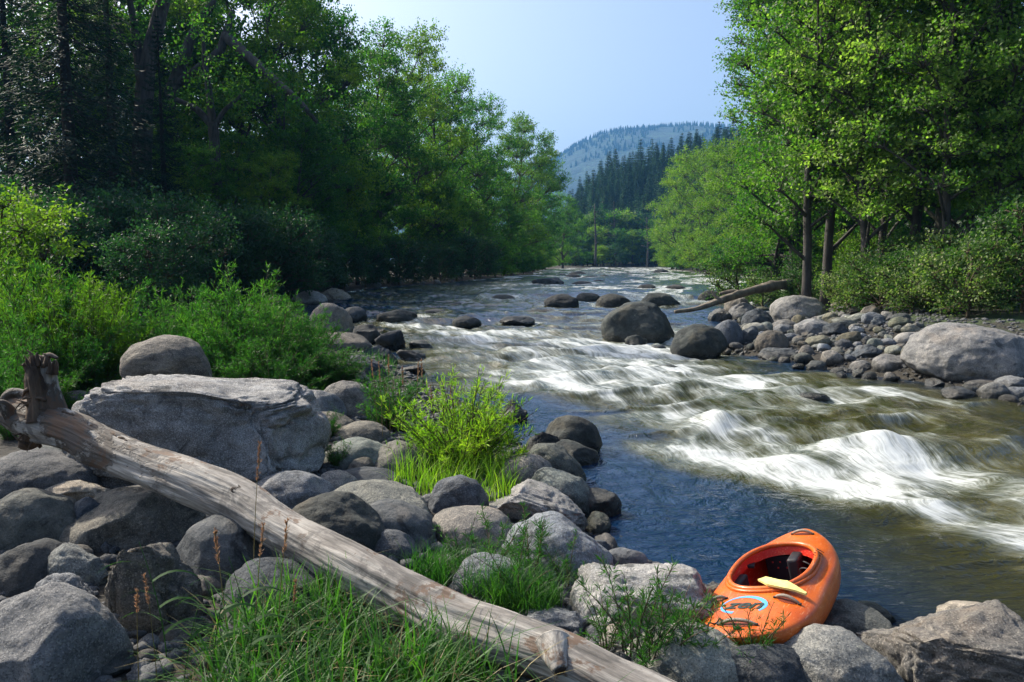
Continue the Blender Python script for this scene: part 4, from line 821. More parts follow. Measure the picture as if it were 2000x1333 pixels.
Mk = Matrix((xl, yl, zl)).transposed().to_4x4() @ Matrix.Rotation(R(4), 4, 'X') @ Matrix.Rotation(R(-13), 4, 'Y')
Mk.translation = (Npt + Fpt) / 2 - zl * .17
ky.matrix_world = Mk
kshell(0, 'hull', M_ORANGE, ky); kshell(.012, 'inner_shell', M_RED, ky)
a = np.linspace(0, 2 * pi, 97); e = 2 / 2.4
ex = CWd * np.sign(np.cos(a)) * np.abs(np.cos(a)) ** e; ey = CYK + CLn * np.sign(np.sin(a)) * np.abs(np.sin(a)) ** e
mb = MB(); mb.tube(np.stack([ex, ey, kdeck(ex, ey) + .010], -1), .017, 14, False)
mb.tube(np.stack([ex * 1.07, CYK + (ey - CYK) * 1.045, kdeck(ex * 1.07, CYK + (ey - CYK) * 1.045) + .003], -1), .013, 10, False); add('cockpit_rim', mb.mesh('cockpit_rim', M_ORANGE), ky)
mb = MB(); nz = 6                                   # rim wall reaching down inside
for q in range(nz): pass
W1 = [np.stack([ex * (1 - .015 * q), CYK + (ey - CYK) * (1 - .015 * q), kdeck(ex, ey) + .008 - .022 * q], -1) for q in range(4)]; V = np.concatenate(W1); Q = []
for q in range(3):
    for j in range(96): Q.append((q * 97 + j, q * 97 + j + 1, (q + 1) * 97 + j + 1, (q + 1) * 97 + j))
add('rim_wall', mk_mesh('rim_wall', V, np.array(Q), M_RED), ky)
def soft_box(name, cx, cy, cz, sx, sy, sz, mat, parent, rot=(0, 0, 0), bev=.3):
    b = bmesh.new(); bmesh.ops.create_cube(b, size=1)
    for v in b.verts: v.co = Vector((v.co.x * sx, v.co.y * sy, v.co.z * sz))
    bmesh.ops.bevel(b, geom=b.edges[:], offset=min(sx, sy, sz) * bev, segments=4, profile=.6, affect='EDGES')
    me = bpy.data.meshes.new(name); b.to_mesh(me); b.free(); me.polygons.foreach_set('use_smooth', [True] * len(me.polygons)); me.materials.append(mat)
    o = add(name, me, parent, (cx, cy, cz), rot); return o
soft_box('seat', 0, -.12, .075, .26, .30, .05, M_BLK, ky); soft_box('backrest', 0, -.34, .17, .26, .04, .11, M_BLK, ky, (R(-14), 0, 0))
soft_box('foam_pillar', .055, .36, .165, .075, .26, .24, M_BLK, ky)
bh = soft_box('bulkhead', -.075, .43, .15, .20, .03, .20, M_BLK, ky)
for dx, dz in ((-.05, .06), (.0, .06), (.05, .065), (-.02, .02), (.04, .02), (.05, -.03)):
    soft_box('bolt', -.075 + dx, .412, .15 + dz, .010, .006, .010, M_RED, bh); bpy.context.view_layer.update()
for b_ in bh.children: b_.matrix_parent_inverse = bh.matrix_basis.inverted()
soft_box('hip_pad', .215, -.06, .20, .055, .20, .13, M_BLK, ky); soft_box('hip_pad', -.215, -.06, .20, .055, .20, .13, M_BLK, ky)
soft_box('thigh_brace', -.215, .22, .262, .05, .10, .02, M_BLK, ky, (0, R(12), R(14))); soft_box('thigh_brace', .215, .22, .262, .05, .10, .02, M_BLK, ky, (0, R(-12), R(-14)))
mb = MB(); q = np.linspace(0, 1, 20); mb.tube(np.stack([-.21 + .40 * q, -.34 + .06 * np.sin(q * pi), .235 - .05 * np.sin(q * pi)], -1), .018, 8); add('back_strap', mb.mesh('back_strap', M_STRAP), ky)
mb = MB(); q = np.linspace(0, 1, 30); mb.tube(np.stack([.16 + .045 * np.cos(q * 9), .10 + .16 * q, .22 + .04 * np.sin(q * 8)], -1), .005, 6); add('cord', mb.mesh('cord', M_STRAP), ky)
mb = MB()
for k in range(4):
    q = np.linspace(0, 1, 8); mb.tube(np.stack([.222 + .035 * q, .12 + .045 * k + .01 * q, kdeck(.222 + .035 * q, .12 + .045 * k + 0 * q) + .030 - .012 * q], -1), .0025, 5)
add('rim_lacing', mb.mesh('rim_lacing', M_STRAP), ky)
def grab(cx, cy, ln, ang, name='grab_handle'):
    q = np.linspace(-1, 1, 24); x = cx + ln * q * cos(ang); y = cy + ln * q * sin(ang)
    mb = MB(); mb.tube(np.stack([x, y, kdeck(x, y) + .006 + .020 * (1 - q ** 2)], -1), .0105 * (1 - .45 * q ** 4), 10); h = add(name, mb.mesh(name, M_STEEL), ky)
    # flat dark patch draped on the deck, recess shade painted in
    aa = np.linspace(0, 2 * pi, 33); n_ = 8; V = []; 
    for r_ in np.linspace(1, 0, n_):
        xx = cx + (ln * .80 * np.cos(aa[:-1]) * cos(ang) - .030 * np.sin(aa[:-1]) * sin(ang)) * r_; yy = cy + (ln * .80 * np.cos(aa[:-1]) * sin(ang) + .030 * np.sin(aa[:-1]) * cos(ang)) * r_
        V.append(np.stack([xx, yy, kdeck(xx, yy) + .0025 + 0 * xx], -1))
    V = np.concatenate(V); Q = [(r_ * 32 + j, r_ * 32 + (j + 1) % 32, (r_ + 1) * 32 + (j + 1) % 32, (r_ + 1) * 32 + j) for r_ in range(n_ - 1) for j in range(32)]
    add('handle_recess_shade', mk_mesh('handle_recess_shade', V, np.array(Q), bpy.data.materials['recess_shade']), h)
    for e_ in (-1, 1):
        ex_, ey_ = cx + ln * e_ * cos(ang), cy + ln * e_ * sin(ang); soft_box('bolt', ex_, ey_, float(kdeck(np.array(ex_), np.array(ey_))) + .006, .02, .016, .010, M_STRAP, h)
plain('recess_shade', (.20, .035, .012), .6)
grab(-.01, -.82, .105, 0.0); grab(.03, .72, .07, 0.0); grab(-.22, -.50, .055, .25); grab(.19, -.50, .07, -.2)
mb = MB(); q = np.linspace(0, 1, 24); mb.tube(np.stack([-.10 - .16 * q, -.80 + .02 * np.sin(q * 12) - .02 * q, np.maximum(kdeck(-.10 - .16 * q, -.80 - .02 * q), .2) + .012 + .01 * np.sin(q * 20)], -1), .0045, 6); add('cord', mb.mesh('cord', M_STRAP), ky)
soft_box('drain_plug', -.0, -.865, float(kdeck(np.array(0.), np.array(-.865))) + .004, .035, .024, .016, M_STRAP, ky)
# printed emblem: open blue ring and slanted lettering
def drape_strip(name, xy_out, xy_in, h, mat, parent):
    n = len(xy_out); V = []
    for P_ in np.linspace(0, 1, 5):
        A = xy_out * (1 - P_) + xy_in * P_; V.append(np.stack([A[:, 0], A[:, 1], kdeck(A[:, 0], A[:, 1]) + h], -1))
    V = np.concatenate(V); Q = [(r_ * n + j, r_ * n + j + 1, (r_ + 1) * n + j + 1, (r_ + 1) * n + j) for r_ in range(4) for j in range(n - 1)]
    return add(name, mk_mesh(name, V, np.array(Q), mat), parent)
ecx, ecy = -.035, -.585
aa = np.linspace(R(-38), R(252), 70); th = .020 + .010 * np.sin(aa * 1.5 + .4)
eo = np.stack([ecx + .135 * np.cos(aa), ecy + .112 * np.sin(aa)], -1); ei = np.stack([ecx + (.135 - th) * np.cos(aa), ecy + (.112 - th) * np.sin(aa)], -1)
em = drape_strip('emblem', eo, ei, .0018, M_BLUE, ky)
fc = bpy.data.curves.new('lettering', 'FONT'); fc.body = 'zen'; fc.size = .15; fc.shear = .35; fc.align_x = 'CENTER'; fc.align_y = 'CENTER'; fc.offset = .003; fc.resolution_u = 4
to = bpy.data.objects.new('tmp', fc); COL.objects.link(to); dg = bpy.context.evaluated_depsgraph_get(); dg.update()
tm = bpy.data.meshes.new_from_object(to.evaluated_get(dg)); bpy.data.objects.remove(to)
b = bmesh.new(); b.from_mesh(tm); bmesh.ops.subdivide_edges(b, edges=b.edges[:], cuts=2)
for v in b.verts:
    x, y = v.co.x * 1.0 + ecx, v.co.y * .95 + ecy; v.co = Vector((x, y, float(kdeck(np.array(x), np.array(y))) + .004))
b.to_mesh(tm); b.free(); tm.name = 'lettering'; tm.materials.clear(); tm.materials.append(M_INK); add('lettering', tm, em)
# loose pale foam piece on the rim
yp = np.array([(.00, -.355), (.04, -.32), (.12, -.35), (.17, -.35), (.23, -.39), (.285, -.42), (.28, -.44), (.22, -.44), (.13, -.43), (.065, -.41)])
b = bmesh.new(); vs_ = [b.verts.new((x, y, float(kdeck(np.array(x), np.array(y))) + .030)) for x, y in yp]; f = b.faces.new(vs_); ext_ = bmesh.ops.extrude_face_region(b, geom=[f])
for v in ext_['geom']:
    if isinstance(v, bmesh.types.BMVert): v.co.z += .012
bmesh.ops.recalc_face_normals(b, faces=b.faces[:]); me = bpy.data.meshes.new('foam_piece'); b.to_mesh(me); b.free(); me.materials.append(M_YEL)
fo = add('foam_piece', me); fo.matrix_world = Mk; tag(fo, 'pale yellow flat torn piece lying on the near rim of the kayak cockpit', 'foam piece')

# ------------------------------------------------------------------ plants: generators
UPV = np.array([0, 0, 1.0])
def crown_leaves(rg, centres, dirs, per, spread, L, Wd, up=.5, droop=0.0):
    n = len(centres); C = np.repeat(centres, per, 0); Dn = np.repeat(dirs, per, 0); N = len(C)
    t_ = rg.uniform(-1, 1, (N, 1)); C = C + Dn * t_ * spread * 1.6 + rg.normal(size=(N, 3)) * spread * .42
    D = unit(rg.normal(size=(N, 3)) + Dn * .6 - UPV * droop); Nn = unit(rg.normal(size=(N, 3)) + UPV * up)
    return leaf_quads(C, D, Nn, L * rg.uniform(.6, 1.25, N), Wd * rg.uniform(.7, 1.2, N), .06)
def broadleaf(name, seed, H, cb, Rr, ncl, crad, nspray, per, leaf, bark, mat, lean=(0, 0), tr=.35, forks=None, top=1.0, wide=.5, spread=.32, ratio=.6, droop=.1, twigs=True):
    rg = np.random.default_rng(seed); mb = MB(); LV, LF, nn = [], [], 0
    root = add(name, None)
    hs = np.linspace(0, 1, 14); wob = np.stack([fbm(np.stack([hs * 2.5, hs * 0 + seed, hs * 0], -1), seed, 2), fbm(np.stack([hs * 2.5, hs * 0 + seed + 9, hs * 0], -1), seed, 2)], -1) * H * .05
    TP = np.stack([lean[0] * hs ** 1.3 + wob[:, 0] - wob[0, 0], lean[1] * hs ** 1.3 + wob[:, 1] - wob[0, 1], hs * H * .9], -1)
    TR = tr * (1 - hs) ** .8 * .92 + .03; TR[0] *= 1.45; TR[1] *= 1.05; TP[0, 2] = -.6
    mb.tube(TP, TR, 10)
    for q in range(ncl):
        f = (q + .5) / ncl; hc = cb + (H - cb) * (f ** .85) * top; fr = (hc - cb) / (H - cb)
        env = Rr * (np.sin(pi * np.clip(fr * .82 + .12, 0, 1)) ** wide)
        az = q * 2.39996 + rg.uniform(-.5, .5); rad = env * rg.uniform(.35, 1.0)
        i = np.clip(hc / (H * .9), 0, 1); tx = np.interp(i, hs, TP[:, 0]); ty = np.interp(i, hs, TP[:, 1])
        cc = np.array([tx + rad * cos(az), ty + rad * sin(az), hc])
        st = max(.12, min(.93, (hc - rad * rg.uniform(.5, 1.0)) / (H * .9))); p0 = np.array([np.interp(st, hs, TP[:, 0]), np.interp(st, hs, TP[:, 1]), st * H * .9])
        u_ = np.linspace(0, 1, 7)[:, None]; mid = (p0 + cc) / 2 + np.array([0, 0, .12 * rad]) + rg.normal(size=3) * rad * .07
        bp = (1 - u_) ** 2 * p0 + 2 * u_ * (1 - u_) * mid + u_ ** 2 * cc; r0 = np.interp(st, hs, TR) * .5
        mb.tube(bp, np.linspace(r0, .03, 7), 6)
        cr = crad * rg.uniform(.65, 1.25) * (1 - .25 * fr); ns = max(4, int(nspray * (cr / crad) ** 2))
        dv = unit(rg.normal(size=(ns, 3))); dv[:, 2] = np.abs(dv[:, 2]) * .8 + dv[:, 2] * .35; rr_ = rg.uniform(.25, 1, (ns, 1)) ** .6
        sc_ = cc + dv * rr_ * cr * np.array([1.1, 1.1, .95])
        out = unit(dv + unit(np.array([cos(az), sin(az), .1])) * .4 + rg.normal(size=(ns, 3)) * .25)
        if twigs:
            for k_ in range(0, ns, 2):
                mb.tube([cc - (cc - p0) * .12, (cc + sc_[k_]) / 2 + rg.normal(size=3) * .08, sc_[k_]], [.028, .018, .008], 3, False)
        V_, F_ = crown_leaves(rg, sc_, out, per, spread, leaf, leaf * ratio, .5, droop); LV.append(V_); LF.append(F_ + nn); nn += len(V_)
    add('trunk', mb.mesh(name + '_trunk', bark), root); add('crown', mk_mesh(name + '_crown', np.concatenate(LV), np.concatenate(LF), mat, False), root)
    return root
def spruce(name, seed, H, Rr, whorls, perw, nq, L, Wd, mat, tr=.3, droop=.25, cb=.06, dens=1.0):
    rg = np.random.default_rng(seed); mb = MB(); root = add(name, None); hs = np.linspace(0, 1, 9)
    mb.tube(np.stack([hs * 0, hs * 0, hs * H - .5 * (hs == 0)], -1), tr * (1 - hs) + .02, 8); LV, LF, nn = [], [], 0; B = []
    for w in range(whorls):
        f = cb + (1 - cb) * (w + rg.uniform(-.3, .3)) / whorls; f = min(max(f, cb), .985)
        for k_ in range(perw):
            az = rg.uniform(0, 2 * pi); ln = Rr * (1 - f) ** .95 * rg.uniform(.6, 1.12) + .10; q = np.linspace(0, 1, nq)[:, None] ** .8
            d = np.array([cos(az), sin(az), 0]); p = np.array([0, 0, f * H]) + d * ln * q + UPV * (-droop * ln * np.sin(q * pi * .8) + .08 * ln * q ** 3)
            B.append((p, d, ln))
            if tr > .2 and w % 2 == 0: mb.tube(p[::max(1, nq // 5)], np.linspace(.035, .006, len(p[::max(1, nq // 5)])), 3, False)
    for p, d, ln in B:
        n = len(p); C = p + rg.normal(size=(n, 3)) * np.array([.06, .06, .04]) * ln; s_ = np.cross(d, UPV) * rg.choice([-1, 1], n)[:, None]
        D = unit(d * .8 + s_ * rg.uniform(.3, 1.1, (n, 1)) - UPV * rg.uniform(0, .7, (n, 1))); sc = L * (.22 + .85 * ln / Rr); Wq = Wd * (.35 + .65 * ln / Rr)
        V_, F_ = leaf_quads(C, D, unit(UPV + rg.normal(size=(n, 3)) * .4), sc * rg.uniform(.6, 1.3, n), Wq * rg.uniform(.7, 1.3, n), -.05); LV.append(V_); LF.append(F_ + nn); nn += len(V_)
    add('trunk', mb.mesh(name + '_trunk', B_SPR), root); add('crown', mk_mesh(name + '_crown', np.concatenate(LV), np.concatenate(LF), mat, False), root); return root
def willow(name, seed, H, Rr, nst, ntw, nlf, L, Wd, mat, base=.12, lean=.55, lo=.15):
    """many thin stems from one foot with narrow leaves along stems and side twigs"""
    rg = np.random.default_rng(seed); mb = MB(); root = add(name, None); LV, LF, nn = [], [], 0
    for s_ in range(nst):
        az = rg.uniform(0, 2 * pi); r_ = Rr * rg.uniform(.05, 1) ** .7; h = H * rg.uniform(.40, 1.0) * (1 - .35 * (r_ / Rr) ** 2); d = np.array([cos(az), sin(az), 0]); q = np.linspace(0, 1, 8)[:, None]
        p = d * (base * Rr * rg.uniform(0, 3) + r_ * lean * 1.8 * q ** 1.6) + UPV * h * (q - .06 * q ** 3) + rg.normal(size=3) * .02 * h * q
        mb.tube(p, np.linspace(.010, .003, 8) * (H / 1.5) ** .5, 3, False); ends = [(p, 1.0)]
        for k_ in range(ntw):
            u = rg.uniform(lo, .95); i = u * 7; a_ = int(i); pp = p[a_] + (p[min(a_ + 1, 7)] - p[a_]) * (i - a_); td = unit(rg.normal(size=3) * .7 + UPV * 1.0 + d * .4); ln = h * rg.uniform(.12, .3) * (1.15 - u * .6)
            qq = np.linspace(0, 1, 4)[:, None]; tp = pp + td * ln * qq + UPV * .1 * ln * qq ** 2; ends.append((tp, .6))
            if H > 1.2 or k_ % 2: mb.tube(tp, [.004, .003, .0025, .0015], 3, False)
        for tp, wgt_ in ends:
            n = nlf if wgt_ < 1 else nlf * 2; u = rg.uniform(.12 if wgt_ < 1 else lo, 1.0, n) * (len(tp) - 1); a_ = np.minimum(u.astype(int), len(tp) - 2); fr = (u - a_)[:, None]
            C = tp[a_] * (1 - fr) + tp[a_ + 1] * fr; td = unit(tp[-1] - tp[0]); D = unit(td * .75 + rg.normal(size=(n, 3)) * .55); V_, F_ = leaf_quads(C, D, unit(rg.normal(size=(n, 3)) + UPV * .5), L * rg.uniform(.6, 1.2, n), Wd * rg.uniform(.7, 1.2, n), .05)
            LV.append(V_); LF.append(F_ + nn); nn += len(V_)
    add('stems', mb.mesh(name + '_stems', B_TWIG), root); add('foliage', mk_mesh(name + '_foliage', np.concatenate(LV), np.concatenate(LF), mat, False), root); return root

PROTO_USED = {}
def put(proto, x, y, z=None, s=1.0, rz=0.0, label=None, cat=None, group=None, sx=None, sz=None):
    key = proto.name
    if key not in PROTO_USED: PROTO_USED[key] = 1; o = proto
    else: o = copy_tree(proto)
    o.location = (x, y, tz(x, y) if z is None else z); o.rotation_euler = (0, 0, rz); o.scale = (sx or s, sx or s, sz or s)
    for k_ in ('label', 'category', 'group'):
        if k_ in o: del o[k_]
    tag(o, label, cat, group); return o
rr = random.Random(12)

# ------------------------------------------------------------------ left bank forest
CW = [broadleaf('cottonwood_tree', 200 + i, 24, 1.6 + i * .4, 7.2, 38, 2.5, 54, 24, .27, B_COT, (F_COTTON, F_COTTON, F_COTTON, F_YELLOW)[i], lean=((-1.5, 1), (2, 0), (0, -1), (1, 1))[i], tr=.38, wide=.55, spread=.40) for i in range(4)]
LWL = ['broad dark green cottonwood', 'tall rounded cottonwood', 'shaded cottonwood with a spreading crown', 'leafy cottonwood with sunlit tips']
LEFT = [ # px, distance, photo row of the top, radius scale, variant, where
 (1098, 250, 385, 1.0, 0, 'last tree of the left bank before the blue mountain'), (1062, 222, 330, 1.05, 1, 'second last tree at the far end of the left bank'), (1040, 188, 272, 1.0, 2, 'tree whose crown ends just left of the mountain foot'), (1002, 158, 232, 1.05, 3, 'far left bank tree between a taller one and the mountain'),
 (950, 136, 205, .95, 0, 'left bank tree with a pointed shoulder against the sky'), (900, 116, 185, .9, 1, 'just below the rounded crown, see-through branches'), (850, 104, 150, .9, 2, 'left bank tree with bare branches showing against the sky'), (795, 94, 92, .92, 3, 'its crown highest at mid skyline of the left bank'),
 (728, 84, 92, .9, 0, 'left bank tree with a dip in the skyline on its left'), (672, 76, 52, .9, 1, 'tall left bank tree at the edge of the open sky'), (606, 70, -10, .9, 2, 'yellow tipped tree whose top leaves the frame beside the sky'), (575, 64, -60, .95, 3, 'shaded tree behind the leaning bough on the left bank'),
 (500, 66, -120, 1.0, 0, 'tree behind the forked dark trunk'), (330, 60, -160, 1.0, 3, 'tree behind the large leaning trunk at upper left'), (240, 66, -160, 1.0, 1, 'tree filling the gap between the spruce and the leaning trunk'), (90, 58, -140, 1.0, 2, 'tree behind the dark spruce at far left'), (-40, 52, -140, 1.0, 0, 'tree cut by the left frame edge')]
for i, (px, Y_, ty, rs, v, lab) in enumerate(LEFT):
    x = (px - 1000) / FPX * Y_; zt = CAMH + (HOR - ty) / FPX * Y_; gz = tz(x, Y_); s = (zt - gz) / 24.5
    put(CW[v], x, Y_, None, s, rr.uniform(0, 6.28), LWL[v] + ', ' + lab if i != 10 else lab, 'tree', 'cottonwood trees of the left bank', sx=s * rs if s < 1.1 else 1.1 * rs)
for i in range(9):                                  # deeper rows
    Y_ = (62, 74, 88, 102, 118, 135, 155, 178, 205)[i]; x = float(np.interp(-Y_, -LL[:, 1], LL[:, 0])) - (17, 19, 18, 17, 18, 18, 16, 16, 15)[i]
    zt = CAMH + (HOR - (60, 130, 160, 190, 215, 240, 270, 300, 330)[i]) / FPX * Y_; s = min(1.0, (zt - 1.5) / 25)
    put(CW[(i + 1) % 4], x, Y_, None, s, rr.uniform(0, 6.28), 'dark cottonwood in the second row of the left bank forest, seen through gaps', 'tree', 'second row trees of the left bank', sx=1.0)
# the bare forked trees seen as dark silhouettes
def forked(name, pxs_list, mat, label):
    t_ = add(name, None); tag(t_, label, 'tree'); limb('trunk', pxs_list[0], 300, mat, parent=t_, amp=.12, sides=14)
    for i, pl in enumerate(pxs_list[1:]): limb('branch', pl, 301 + i, mat, parent=t_, amp=.15, sides=10)
    rg = np.random.default_rng(len(label)); C = []
    for pl in pxs_list[1:]:
        for (a_, b_, d_, w_) in pl[2:]:
            for k_ in range(16): C.append(np.array(at_d(a_, b_, d_)) + rg.normal(size=3) * np.array([1.5, 1.5, 1.0]))
    V_, F_ = crown_leaves(rg, np.array(C), unit(rg.normal(size=(len(C), 3))), 26, .38, .22, .13); add('crown', mk_mesh(name + '_crown', V_, F_, F_COTTON, False), t_)
forked('forked_tree', [[(428, 560, 50, 34), (426, 480, 50, 26), (424, 400, 50, 22), (420, 300, 50, 20), (416, 240, 50, 20)], [(418, 250, 50, 16), (385, 215, 50, 12), (345, 195, 50, 9), (320, 186, 50, 6)], [(416, 245, 50, 16), (408, 180, 50, 12), (400, 120, 50, 9), (396, 60, 50, 6)], [(420, 245, 50, 12), (440, 215, 50, 9), (462, 195, 50, 6), (480, 175, 50, 4)]], B_COT, 'dark tree trunk that forks into a wide Y at mid height on the left bank')
forked('leaning_tree', [[(268, 540, 46, 46), (276, 380, 46, 38), (280, 220, 46, 34), (290, 120, 46, 30), (312, 30, 46, 26), (335, -60, 46, 22)], [(280, 200, 46, 20), (268, 90, 46, 16), (255, 10, 46, 12), (246, -50, 46, 9)], [(286, 140, 46, 16), (255, 85, 46, 12), (230, 60, 46, 9)]], B_COT, 'thick dark trunk leaning right at upper left with a steep side branch')
forked('arching_tree', [[(322, 560, 56, 34), (322, 300, 56, 30), (330, 200, 56, 26), (350, 140, 56, 24), (380, 60, 56, 18), (420, 0, 56, 14)], [(440, 70, 55, 20), (490, 115, 54, 18), (540, 160, 53, 15), (585, 200, 52, 11), (620, 240, 52, 7)], [(345, 165, 56, 16), (420, 110, 55, 18), (440, 70, 55, 16), (455, 20, 55, 10)]], B_COT, 'dark tree with a long bough arching down to the right above the left bank')
SP = [spruce('spruce_tree', 220 + i, 26, 4.6, 66, 8, 60, .50, .085, F_SPRUCE, tr=.34, droop=.35) for i in range(2)]
for i, (px, Y_, H_, lab) in enumerate([(152, 37, 27, 'tall dark spruce with a straight black trunk at upper left'), (40, 43, 24, 'dark spruce left of the one with the straight black trunk'), (235, 45, 25, 'dark blue green spruce right of the one with the straight black trunk'), (330, 43, 15, 'short spruce with drooping boughs low in the left bank shade')]):
    put(SP[i % 2], (px - 1000) / FPX * Y_, Y_, None, H_ / 26, i * 1.7, lab, 'spruce', 'spruces on the left bank')
for i, (px, Y_, s) in enumerate([(455, 52, .42), (560, 54, .46), (610, 58, .40), (520, 50, .35), (700, 70, .40), (760, 76, .42), (850, 92, .45), (920, 106, .42), (985, 128, .45), (1030, 165, .5), (380, 48, .36), (310, 46, .3)]):
    put(CW[i % 4], (px - 1000) / FPX * Y_, Y_, None, s, rr.uniform(0, 6), 'low green tree under the tall crowns of the left bank', 'tree', 'low trees under the left bank crowns', sx=s * 1.1)
# bank shrubs, leafy to the ground
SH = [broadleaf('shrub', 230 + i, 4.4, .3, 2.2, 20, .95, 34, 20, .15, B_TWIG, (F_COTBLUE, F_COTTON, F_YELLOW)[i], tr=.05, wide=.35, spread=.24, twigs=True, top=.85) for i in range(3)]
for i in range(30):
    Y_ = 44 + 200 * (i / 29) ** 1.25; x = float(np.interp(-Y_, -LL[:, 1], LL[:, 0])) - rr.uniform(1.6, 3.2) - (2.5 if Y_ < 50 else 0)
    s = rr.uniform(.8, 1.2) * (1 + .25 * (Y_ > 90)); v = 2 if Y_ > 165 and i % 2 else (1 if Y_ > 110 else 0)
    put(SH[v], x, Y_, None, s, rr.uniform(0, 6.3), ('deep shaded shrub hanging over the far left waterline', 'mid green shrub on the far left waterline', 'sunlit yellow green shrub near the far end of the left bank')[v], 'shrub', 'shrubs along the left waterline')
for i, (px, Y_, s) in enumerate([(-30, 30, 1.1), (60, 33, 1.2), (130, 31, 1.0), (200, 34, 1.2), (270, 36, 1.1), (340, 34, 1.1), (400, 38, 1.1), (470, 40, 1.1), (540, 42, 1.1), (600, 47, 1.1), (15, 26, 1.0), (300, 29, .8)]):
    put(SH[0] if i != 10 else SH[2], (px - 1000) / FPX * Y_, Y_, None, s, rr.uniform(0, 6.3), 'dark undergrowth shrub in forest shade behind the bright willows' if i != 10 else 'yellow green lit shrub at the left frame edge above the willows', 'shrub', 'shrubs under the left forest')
# willows on the near left bank
WI = [willow('willow_shrub', 240 + i, 1.75, .85, 40, 15, 13, .10, .017, (F_WILLOW, F_WILLOW, F_YELLOW)[i], lo=.08) for i in range(3)]
WL = [(-20, 13, 470), (45, 12.5, 480), (110, 12, 505), (175, 12.5, 520), (235, 13.5, 540), (300, 14, 565), (365, 13, 555), (430, 12.5, 530), (478, 13.5, 505), (545, 14.5, 560), (600, 15.5, 590), (20, 16, 475), (150, 17, 520), (380, 17, 545), (500, 18, 545),
      (60, 11, 590), (140, 11.4, 600), (210, 12.8, 610), (320, 13.6, 590), (445, 12.0, 575), (505, 12.2, 585), (565, 12.6, 610), (615, 12.8, 645), (655, 13, 680), (0, 9.8, 640), (590, 14, 600), (540, 11.4, 650), (470, 11.4, 650), (70, 10.4, 680)]
for i, (px, Y_, ty) in enumerate(WL):
    x = (px - 1000) / FPX * Y_; zt = CAMH + (HOR - ty) / FPX * Y_; gz = tz(x, Y_); h = max(.7, zt - gz)
    put(WI[2 if i in (0, 2, 3, 12) else i % 2], x, Y_, gz, h / 1.7, rr.uniform(0, 6.3), 'feathery green willow shrub in the thicket behind the granite block' if px > 200 else 'sunlit willow shrub in the thicket at left behind the log root', 'willow', 'willow thicket on the near left bank', sx=max(.75, h / 1.9))
# the bright bush by the water and its small neighbours
BB = willow('bright_bush', 250, 1.22, .66, 105, 8, 10, .085, .010, F_BUSH, lean=.6, lo=.04)
b0 = hit(895, 935); put(BB, b0.x, b0.y + .25, b0.z - .05, 1.0, 0, 'bright yellow green bush glowing in the sun among boulders at the water edge', 'bush', None, sz=1.02)
B2 = willow('dark_bush', 251, .8, .42, 50, 7, 9, .07, .008, F_WILLOW, lean=.5, lo=.05)
for (px, py, s, lab) in [(762, 842, 1.15, 'dark green tuft standing left behind the bright bush'), (660, 915, .42, 'small green tuft beside the right end of the granite block'), (640, 860, .5, 'low green tuft behind the right end of the granite block'), (20, 860, .5, 'bright tuft in the gap under the log root at left edge')]:
    c = hit(px, py); put(B2, c.x, c.y, c.z, s, rr.uniform(0, 6), lab, 'plant', None)

# ------------------------------------------------------------------ right bank trees
AL = [broadleaf('alder_tree', 260 + i, 20, 3.4, 3.0, 54, 1.2, 28, 18, .165, B_ASP if i == 1 else B_COT, F_ALDER, lean=((-1.6, 0), (.3, 0), (-.8, .5))[i], tr=.17, wide=.3, spread=.30, ratio=.72, droop=.3) for i in range(3)]
NR = [broadleaf('poplar_tree', 270 + i, 22, 1.5, 3.9, 52, 1.45, 36, 22, .17, B_COT, F_COTTON, lean=(-.6, 0), tr=.3, wide=.35, spread=.34, ratio=.6) for i in range(2)]
RIGHT = [(1612, 33, AL, 0, 1.05, 'alder with two leaning dark trunks nearest the cobble bank'), (1775, 30, AL, 2, 1.1, 'alder with a slanting dark trunk behind the pale leaved shrub'), (1822, 31, AL, 1, 1.1, 'alder with the straight pale upright trunk'),
         (1888, 29, AL, 0, 1.0, 'alder with a thin crooked trunk near the right frame edge'), (1965, 31, AL, 2, 1.05, 'dense alder cut by the right frame edge'), (1715, 35, AL, 2, 1.0, 'slender alder between the leaning pair and the slanting trunk'),
         (1575, 31, AL, 0, .95, 'thin alder left of the two leaning dark trunks'), (1690, 29, AL, 2, .9, 'thin alder just right of the leaning dark trunks'), (1845, 27, AL, 2, .85, 'thin dark alder right of the pale upright trunk'), (1930, 27, AL, 0, .9, 'thin alder before the right frame edge'),
         (1516, 47, NR, 1, .95, 'feathery poplar farthest left of the right bank group'), (1548, 45, NR, 0, 1.0, 'tall feathery poplar whose left side meets the open sky'), (1510, 56, NR, 1, 1.05, 'tall poplar behind the feathery one beside the sky'), (1640, 46, NR, 1, 1.0, 'tall poplar behind the leaning alder trunks'),          ]
for i, (px, Y_, A, v, s, lab) in enumerate(RIGHT):
    put(A[v], (px - 1000) / FPX * Y_, Y_, None, s, (0, .8, -.5, 1.4, 2.2, .3, 2.9, 4.1, 5.2, .6, 1.1, 0, 2., 1., 3, 4, 5)[i], lab, 'tree')
for i, (px, Y_, ty) in enumerate([(1600, 62, -60), (1700, 60, -40), (1800, 60, 60), (1920, 58, 80), (1850, 75, 120), (1980, 70, 160), (1660, 78, 60)]):
    x = (px - 1000) / FPX * Y_; gz = tz(x, Y_); zt = CAMH + (HOR - ty) / FPX * Y_; put(CW[i % 4], x, Y_, gz, (zt - gz) / 25, rr.uniform(0, 6), 'green tree on the slope behind the right bank trunks', 'tree', 'trees on the slope behind the right bank')
YG = [broadleaf('willow_tree', 280 + i, 20, 2, 7.0, 30, 2.5, 46, 24, .26, B_COT, F_YELLOW, tr=.35, wide=.4, spread=.42, droop=.3) for i in range(2)]
